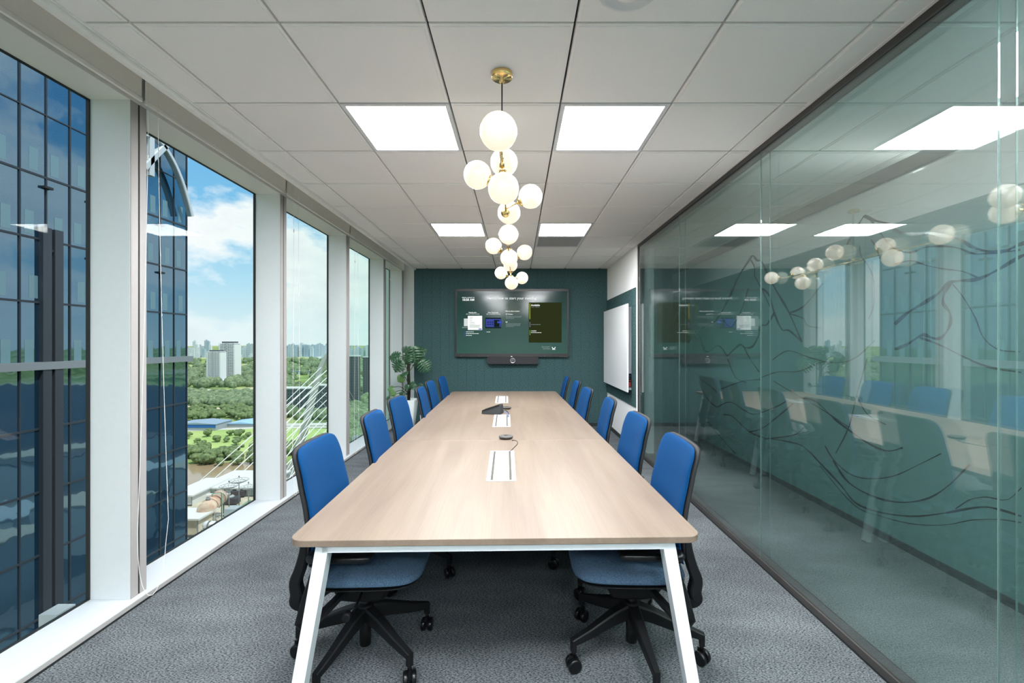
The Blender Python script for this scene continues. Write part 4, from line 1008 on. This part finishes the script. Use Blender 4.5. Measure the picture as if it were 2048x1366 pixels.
office(726, 748, 715, 800, 'dark tall office tower in the fourth window, farther one')
office(766, 790, 713, 806, 'dark office tower in the last window beside the plant')
p = G(705, 775); MB()
# cars and streets between the trees
slab('street', [G(560, 848)[:2], G(668, 846)[:2], G(668, 851)[:2], G(560, 853)[:2]], GZ, GZ+0.5, road_m, label='pale street with cars behind the bridge cables', cat='road')

# cable stayed bridge: curved leaning pylon and its cables
br = empty('cable_stayed_bridge', tuple(G(585, 952))); tag(br, 'cable stayed bridge with a curved leaning concrete pylon', 'bridge'); BO = br.location.copy()
pyl_m = mat('pylon_concrete', lin(176, 184, 178), 0.85); cab_m = mat('white_cable', lin(240, 244, 244), 0.5)
PY = [(586, 948, 302), (600, 888, 302), (612, 848, 302), (622, 806, 302), (633, 768, 302), (641, 738, 302), (651, 716, 302), (664, 700, 302)]
pp = cr([tuple(W(*q)) for q in PY], 5)
MB().bar([p-BO for p in pp], 5.0, 4.2, (0, 1, 0), [1.1-0.55*i/(len(pp)-1) for i in range(len(pp))]).build('pylon', pyl_m, br)
for i in range(10):
    x1, y1 = 662, 734+14.5*i
    x2, y2 = 508, 868+18.5*i
    if i < 6: a_ = W(662-2*i, 704+13.5*i, 302)
    a_ = W(x1, y1, 300); k = (1003-y1)/(y2-y1); b_ = W(x1+(x2-x1)*k, 1003, 215-3*i)
    a2 = W(min(668, x1+4), y1-4, 302)
    MB().cyl(a2-BO, b_-BO, 0.24, n=6).build('cable', cab_m, br)
for i in range(9):
    x1, y1 = 645-3.2*i, 732+16*i; x2, y2 = 573, 802+(11.5+1.2*i)*i
    k = 2.1 if i < 5 else 1.5
    MB().cyl(W(x1, y1, 301)-BO, W(x1+(x2-x1)*k, y1+(y2-y1)*k, 270)-BO, 0.20, n=6).build('cable', cab_m, br)
for i in range(9):
    MB().cyl(W(660-4*i, 712+18*i, 303)-BO, W(730+5*i, 838+14*i, 330)-BO, 0.13, n=5).build('cable', mat('grey_cable', lin(170, 180, 180), 0.6), br)

# rooftop below the second window
RZ = CZ-28.0
cream_m = mat('rooftop_cream', lin(188, 182, 162), 0.95, noise=(0.8, 0.15, (1,1,1), None)); wr_m = mat('white_sheet_roof', lin(208, 212, 210), 0.7); wg_m = mat('grey_clad_wall', lin(178, 188, 186), 0.8)
def R_(px, py, z=RZ): return G(px, py, z)
rf = empty('rooftop', (-55, 65, RZ)); tag(rf, 'cream flat rooftop with pipes below the second window', 'rooftop'); RO = Vector((-55, 65, RZ))
q = [R_(330, 1190), R_(560, 1120), R_(560, 985), R_(360, 1000)]
MB().loft([[Vector((p.x, p.y, z)) for p in q] for z in (GZ, RZ-0.4)], smooth=False).build('block', cream_m, rf).location = -RO
MB().loft([[Vector((p.x, p.y, z)) for p in q] for z in (RZ-0.4, RZ)], smooth=False).build('deck', cream_m, rf).location = -RO
m = MB()
for a_, b_ in zip(q, q[1:]+q[:1]): m.bar([a_-RO+Vector((0, 0, .5)), b_-RO+Vector((0, 0, .5))], 0.4, 1.0, (0, 0, 1))
m.build('parapet', wr_m, rf)
def hut(px0, px1, pyb, hpx, dep, lab, col=wg_m, npan=8):
    a_ = R_(px0, pyb); b_ = R_(px1, pyb); D = a_.y; h = hpx*D/F; r = empty('roof_shed', (a_.x, a_.y, RZ)); tag(r, lab, 'shed'); w = b_.x-a_.x
    MB().box(0, w, 0, dep, 0, h).build('wall', col, r); MB().box(-.4, w+.4, -.4, dep+.4, h, h+.25).build('roof', wr_m, r)
    for k in range(npan+1): MB().box(w*k/npan-.06, w*k/npan+.06, -.08, 0, 0, h).build('cladding_rib', mat('rib_grey', lin(140, 152, 152), 0.7), r)
    MB().box(0, w, -.1, 0, 0, h*.14).build('plinth', mat('rib_dark', lin(84, 92, 92), 0.8), r)
hut(395, 540, 993, 16, 5.0, 'long grey clad shed with a white roof on the lower rooftop, nearer row')
hut(424, 540, 972, 7, 7.0, 'long grey clad shed with a white roof on the lower rooftop, farther row')
hut(340, 384, 1012, 20, 9.0, 'plain white roofed block on the lower rooftop beside the glass tower', wr_m, 3)
hut(340, 396, 1075, 36, 3.5, 'cream plant room at the left front of the lower rooftop', cream_m, 2)
tk = W(411, 1020, 66); tb = W(442, 1004, 72); rust_m = mat('rusty_tank', lin(190, 146, 122), 0.7, noise=(0.9, 0.3, (1,1,1), lin(214, 204, 184)))
t = empty('water_tank', (tk.x, tk.y, RZ)); tag(t, 'rusty cream horizontal water tank on the lower rooftop', 'tank'); TO = Vector((tk.x, tk.y, RZ)); dv = (tb-tk).normalized(); dv.z = 0; r_ = 1.15; zc_ = tk.z-RZ
MB().tube([Vector((0, 0, zc_))+dv*s for s in (-0.35, -0.1, 0, 5.8, 5.9, 6.15)], [0.5, 1.0, r_, r_, 1.0, 0.5], 24).build('drum', rust_m, t)
for s in (1.4, 3.0, 4.6): MB().tube([Vector((0, 0, zc_))+dv*s, Vector((0, 0, zc_))+dv*(s+.12)], r_*1.03, 24).build('band', mat('band_brown', lin(120, 84, 66), 0.8), t)
sd = dv.cross(Vector((0, 0, 1)))
for s in (0.6, 5.0):
    for e in (-1, 1): MB().cyl(dv*s+sd*0.8*e, dv*s+sd*0.8*e+Vector((0, 0, zc_-.5)), 0.1, n=6).build('leg', mat('steel_grey', lin(120, 126, 126), 0.6), t)
MB().cyl(dv*1.0+Vector((0, 0, zc_+r_-.1)), dv*1.0+Vector((0, 0, zc_+r_+.3)), 0.3, n=12).build('hatch', mat('steel_grey', (0,0,0,1)), t)
MB().tube([dv*2.6+sd*1.3, dv*2.6+sd*1.3+Vector((0, 0, zc_+r_+.4)), dv*2.6+Vector((0, 0, zc_+r_+.4)), dv*2.6+Vector((0, 0, zc_+r_-.1))], 0.09, 8).build('pipe', mat('green_pipe', lin(110, 170, 150), 0.5), t)
a_ = W(407, 1050, 62); b_ = W(445, 1050, 63); o = MB().tube([Vector((0, 0, 0)), Vector((.3, 0, 0)), b_-a_], [0.3, 0.55, 0.55], 16)
t = empty('air_duct', tuple(a_)); tag(t, 'silver horizontal duct at the front of the lower rooftop', 'duct'); o.build('tube', mat('silver_duct', lin(226, 232, 236), 0.35, metal=0.3), t); MB().box(-.1, (b_-a_).x, -.4, .4, RZ-a_.z, -.45).build('support', wg_m, t)
for k in range(3): MB().tube([Vector((.8+k*1.0, 0, 0)), Vector((.86+k*1.0, 0, 0))], 0.58, 16).build('band', mat('steel_grey', (0,0,0,1)), t)
# mesh dishes
for i, (px, py, D, s, lab) in enumerate(((458, 977, 70, 1.35, 'mesh satellite dish on the lower rooftop, left one'), (478, 966, 76, 1.5, 'mesh satellite dish on the lower rooftop, middle one'), (497, 979, 72, 1.3, 'mesh satellite dish on the lower rooftop, right one'))):
    c = W(px, py, D); r = empty('satellite_dish', (c.x, c.y, RZ)); tag(r, lab, 'antenna', 'mesh dishes on the rooftop'); zc_ = c.z-RZ
    MB().cyl((0, 0, 0), (0, 0, zc_), 0.07, n=6).build('mast', mat('steel_grey', (0,0,0,1)), r)
    m = MB()
    for k in range(14):
        a = 2*math.pi*k/14; m.tube([(s*u*math.cos(a), s*u*math.sin(a), zc_+0.55*u*u*s*.6) for u in (0, .33, .66, 1)], 0.025, 4)
    for u in (.35, .7, 1):
        m.tube([(s*u*math.cos(a), s*u*math.sin(a), zc_+0.55*u*u*s*.6) for a in [2*math.pi*k/20 for k in range(21)]], 0.025, 4)
    m.build('dish', mat('steel_grey', (0,0,0,1)), r)
    m = MB()
    for k in range(3): a = 2*math.pi*k/3; m.cyl((s*.9*math.cos(a), s*.9*math.sin(a), zc_+.3), (0, 0, zc_+1.1), 0.02, n=4)
    m.cyl((0, 0, zc_+1.0), (0, 0, zc_+1.25), 0.09, n=6); m.build('feed', mat('steel_grey', (0,0,0,1)), r)
# railing
r = empty('roof_railing', tuple(R_(372, 1085))); tag(r, 'thin steel railing along the front of the lower rooftop', 'railing'); o_ = r.location.copy(); a_ = R_(372, 1050); b_ = R_(470, 1040)
for z in (.6, 1.1): MB().cyl(a_-o_+Vector((0, 0, z)), b_-o_+Vector((0, 0, z)), .04, n=4).build('rail', steelw_m, r)
for k in range(16): p = a_+(b_-a_)*k/15-o_; MB().cyl(p, p+Vector((0, 0, 1.1)), .03, n=4).build('post', steelw_m, r)
for k, (x0, y0, x1, y1) in enumerate(((448, 1010, 475, 988), (455, 1040, 500, 1006), (470, 1042, 505, 1012))):
    a_, b_ = R_(x0, y0), R_(x1, y1); r = empty('roof_pipe', tuple(a_)); tag(r, ['cream pipe run behind the rusty tank', 'low green cable tray on the lower rooftop', 'pale pipe run nearest the window sill on the lower rooftop'][k], 'pipe')
    MB().bar([Vector((0, 0, .35)), b_-a_+Vector((0, 0, .35))], .5, .35, (0, 0, 1)).build('tube', [cream_m, mat('tray_green', lin(120, 150, 128), 0.7), wr_m][k], r)
for k, (px, py) in enumerate(((463, 1008), (479, 993), (487, 990))):
    a_ = R_(px, py); r = empty('chiller_unit', tuple(a_)); tag(r, 'dark chiller unit on the lower rooftop, %s' % ['nearest the tank', 'middle one', 'farthest one'][k], 'machine')
    MB().bev(-1.2, 1.2, -.7, .7, .2, 1.2, .05).build('casing', mat('dark_unit', lin(74, 70, 76), 0.7), r); MB().cyl((0, 0, 1.2), (0, 0, 1.35), .5, n=12).build('fan_cowl', wg_m, r)

# ------------------------------------------------------------------ neighbouring glass tower
TX = -32.0; ZR0 = CZ-1.53; RH = 4.24; CW = 1.6
blue_glass = bpy.data.materials.new('curtain_wall_glass'); blue_glass.use_nodes = True
def bg_mat():
    nt = blue_glass.node_tree; N = nt.nodes; L = nt.links; b = N['Principled BSDF']
    b.inputs['Base Color'].default_value = lin(26, 58, 80); b.inputs['Roughness'].default_value = 0.06; b.inputs['Metallic'].default_value = 0.0
    g = N.new('ShaderNodeBsdfGlossy'); g.inputs[0].default_value = (0.33, 0.55, 0.70, 1); g.inputs['Roughness'].default_value = 0.02
    nz = N.new('ShaderNodeTexNoise'); nz.inputs['Scale'].default_value = 0.35; nz.inputs['Detail'].default_value = 2
    tc = N.new('ShaderNodeTexCoord'); L.new(tc.outputs['Object'], nz.inputs[0])
    bp = N.new('ShaderNodeBump'); bp.inputs['Strength'].default_value = 0.10; bp.inputs['Distance'].default_value = 0.2; L.new(nz.outputs[0], bp.inputs['Height']); L.new(bp.outputs[0], g.inputs['Normal'])
    fr = N.new('ShaderNodeFresnel'); fr.inputs[0].default_value = 1.9
    mr = N.new('ShaderNodeMapRange'); mr.inputs[3].default_value = 0.30; mr.inputs[4].default_value = 1.0; L.new(fr.outputs[0], mr.inputs[0])
    mx = N.new('ShaderNodeMixShader'); L.new(mr.outputs[0], mx.inputs[0]); L.new(b.outputs[0], mx.inputs[1]); L.new(g.outputs[0], mx.inputs[2])
    L.new(mx.outputs[0], N['Material Output'].inputs[0])
bg_mat()
tw = empty('glass_tower', (TX, 27.2, GZ)); tag(tw, 'tall blue glass office tower filling the left windows', 'tower'); TO = Vector((TX, 27.2, GZ))
yend = 1.339*(-TX); ncol = 17; y0_ = yend-ncol*CW
fr_m = mat('tower_mullion', lin(52, 62, 72), 0.5); dkb_m = mat('tower_band', lin(96, 110, 122), 0.5); inner_m = mat('tower_interior', lin(40, 62, 76), 0.9)
MB().box(TX-24, TX-0.25, y0_-14, yend-0.05, GZ, CZ+52, ).build('core', inner_m, tw).location = -TO
pane = None; rows = list(range(-6, 7))
for rI in rows:
    z0 = ZR0+rI*RH
    if rI in (4, 6): pass
    for c in range(ncol):
        y = y0_+c*CW; loc = Vector((TX, y, z0))-TO
        if pane is None: pane = MB().box(-0.04, 0, 0.03, CW-0.03, 0.05, RH-0.05).build('pane', blue_glass, tw, loc)
        else:
            o = copy_one(pane, None, loc); o.rotation_euler = (0, 0, math.radians(((c*7+rI*5) % 5-2)*0.12))
for rI in rows+[7]:
    z0 = ZR0+rI*RH
    if rI == 4 or rI == 6: h = 0.04
    else: h = 0.07
    MB().box(TX-0.05, TX+0.06, y0_, yend, z0-h, z0+h).build('transom', fr_m, tw).location = -TO
for c in range(ncol+1):
    y = y0_+c*CW
    MB().box(TX-0.05, TX+0.07, y-0.04, y+0.04, ZR0-6*RH, ZR0+7*RH).build('mullion', fr_m, tw).location = -TO
m = MB(); m.box(TX-0.1, TX+0.35, y0_, yend+0.45, ZR0-0.28, ZR0+0.24); m.build('ledge', mat('ledge_grey', lin(150, 160, 168), 0.4, metal=0.3), tw).location = -TO
m = MB()
for s in (0.934, 0.958): m.box(TX-0.02, TX+0.30, -TX*s-0.28, -TX*s+0.28, ZR0-25, ZR0+9.3)
m.build('pilaster', mat('pilaster_dark', lin(66, 74, 84), 0.35, metal=0.3), tw).location = -TO
m = MB(); zf = ZR0+7*RH
m.box(TX-0.1, TX+0.02, y0_-14, y0_, GZ, zf+22); m.box(TX-0.1, TX+0.02, y0_, yend, zf, zf+22); m.box(TX-0.1, TX+0.02, y0_, yend, GZ, ZR0-6*RH); m.box(TX-24, TX-0.05, yend-0.05, yend, GZ, zf+22)
m.build('curtain_wall', blue_glass, tw).location = -TO
br_m = mat('tower_bracket', lin(34, 40, 46), 0.5)
for rI in (2, 3):
    for c in range(3, ncol, 2):
        y = y0_+c*CW; MB().box(TX+0.05, TX+0.25, y-0.28, y+0.28, ZR0+rI*RH-0.75, ZR0+rI*RH-0.6).build('bracket', br_m, tw).location = -TO
lit_m = mat('pane_gleam_paint', lin(112, 152, 166), 0.12)  # pale slips painted on the panes for light seen in the glass
gleam0 = None
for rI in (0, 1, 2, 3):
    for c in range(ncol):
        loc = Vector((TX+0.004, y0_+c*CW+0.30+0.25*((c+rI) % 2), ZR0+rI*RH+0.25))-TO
        if gleam0 is None: gleam0 = MB().box(0, 0.004, 0, 0.55, 0, 1.5).build('pane_gleam', lit_m, tw, loc)
        else: copy_one(gleam0, None, loc)
arch_m = mat('white_steel_arch', lin(206, 218, 226), 0.5)
def tp(px, py, X=TX+0.8): return WX(px, py, X)-TO
MB().bar(cr([tuple(tp(*p)) for p in ((286, 268), (305, 272), (325, 292), (345, 325), (362, 365), (375, 408), (381, 433))], 5), 0.5, 0.36, (1, 0, 0)).build('arch', arch_m, tw)
MB().bar([tp(286, 336), tp(308, 312), tp(338, 283)], 0.5, 0.5, (1, 0, 0)).build('arch_brace', arch_m, tw)
MB().bar([tp(300, 262), tp(300, 352)], 0.5, 0.5, (1, 0, 0)).build('arch_post', arch_m, tw)

# own building's outside face above, below and beside the room (seen mirrored in the glass tower)
fm_ = mat('own_facade_glass', lin(60, 92, 110), 0.1, spec=0.9); fb_ = mat('own_facade_band', lin(176, 182, 186), 0.6)
m = MB(); X0, X1 = XG-0.18, XG-0.04
for (z0, z1) in ((GZ, -0.1), (ZC+0.36, 24)): m.box(X0, X1, -40, 45, z0, z1)
for (ya, yb_) in ((-40, Y0-0.1), (YE+0.2, 45)): m.box(X0, X1, ya, yb_, -0.1, ZC+0.36)
fac = m.build('wall_outside', fm_); fac['kind'] = 'structure'
m = MB()
for k in range(-22, 6):
    z = -0.4+k*3.9
    if k == 0: z = -0.35
    if -0.3 < z < 3.0 : continue
    m.box(X0-0.06, X0, -40, 45, z-0.3, z+0.2)
m.box(X0-0.06, X0, -40, 45, 3.15, 3.6)
for k in range(-26, 28):
    y = 2.4455+1.548*k
    m.box(X0-0.1, X0, y, y+0.105, GZ, -0.05); m.box(X0-0.1, X0, y, y+0.105, 3.15, 24)
m.build('facade_grid', fb_, fac)

rc = random.Random(9); cb0 = None
for k in range(34):
    w_, d_, h_ = rc.uniform(18, 40), rc.uniform(16, 40), rc.uniform(8, 26)
    x_, y_ = 25+(k % 6)*48+rc.uniform(-5, 5), 90+(k//6)*56+rc.uniform(-6, 6)
    r = empty('city_block', (x_, y_, GZ)); tag(r, 'flat roofed city block mirrored in the glass tower', 'building', 'city blocks mirrored in the tower')
    MB().box(-w_/2, w_/2, -d_/2, d_/2, 0, h_).build('wall', wg_m, r); MB().box(-w_/2-.4, w_/2+.4, -d_/2-.4, d_/2+.4, h_, h_+.6).build('roof', [wg_m, mat('city_roof', lin(90, 96, 98), 0.9), cream_m][k % 3], r)

# unseen ceiling lights added right of the camera to brighten the corridor
for k, y_ in enumerate((-3.31, -1.51, -0.31, 0.89)):
    r = empty('added_corridor_light', (2.336, y_, ZC-0.005)); tag(r, 'added unseen light panel brightening the corridor behind the glass wall', 'light', 'added corridor light panels')
    MB().box(-.3, .3, -.3, .3, 0, 0.004).build('frame', alu_m, r); MB().box(-.27, .27, -.27, .27, -0.004, 0).build('diffuser', MATS.get('added_corridor_glow') or emission('added_corridor_glow', (0.97, 0.99, 1, 1), 80), r)
# added light, no fixture known there, brightening the corridor ceiling from the wall top
ar = bpy.data.lights.new('added_ledge_fill', 'AREA'); ar.shape = 'RECTANGLE'; ar.size = 0.08; ar.size_y = 9.0; ar.energy = 9; ar.color = (1, 0.98, 0.96)
ao = bpy.data.objects.new('added_ledge_fill', ar); C.objects.link(ao); ao.location = (XW+0.06, 3.0, CZ+1.19); ao.rotation_euler = Vector((0.45, 0, -1.0)).to_track_quat('Z', 'Y').to_euler()
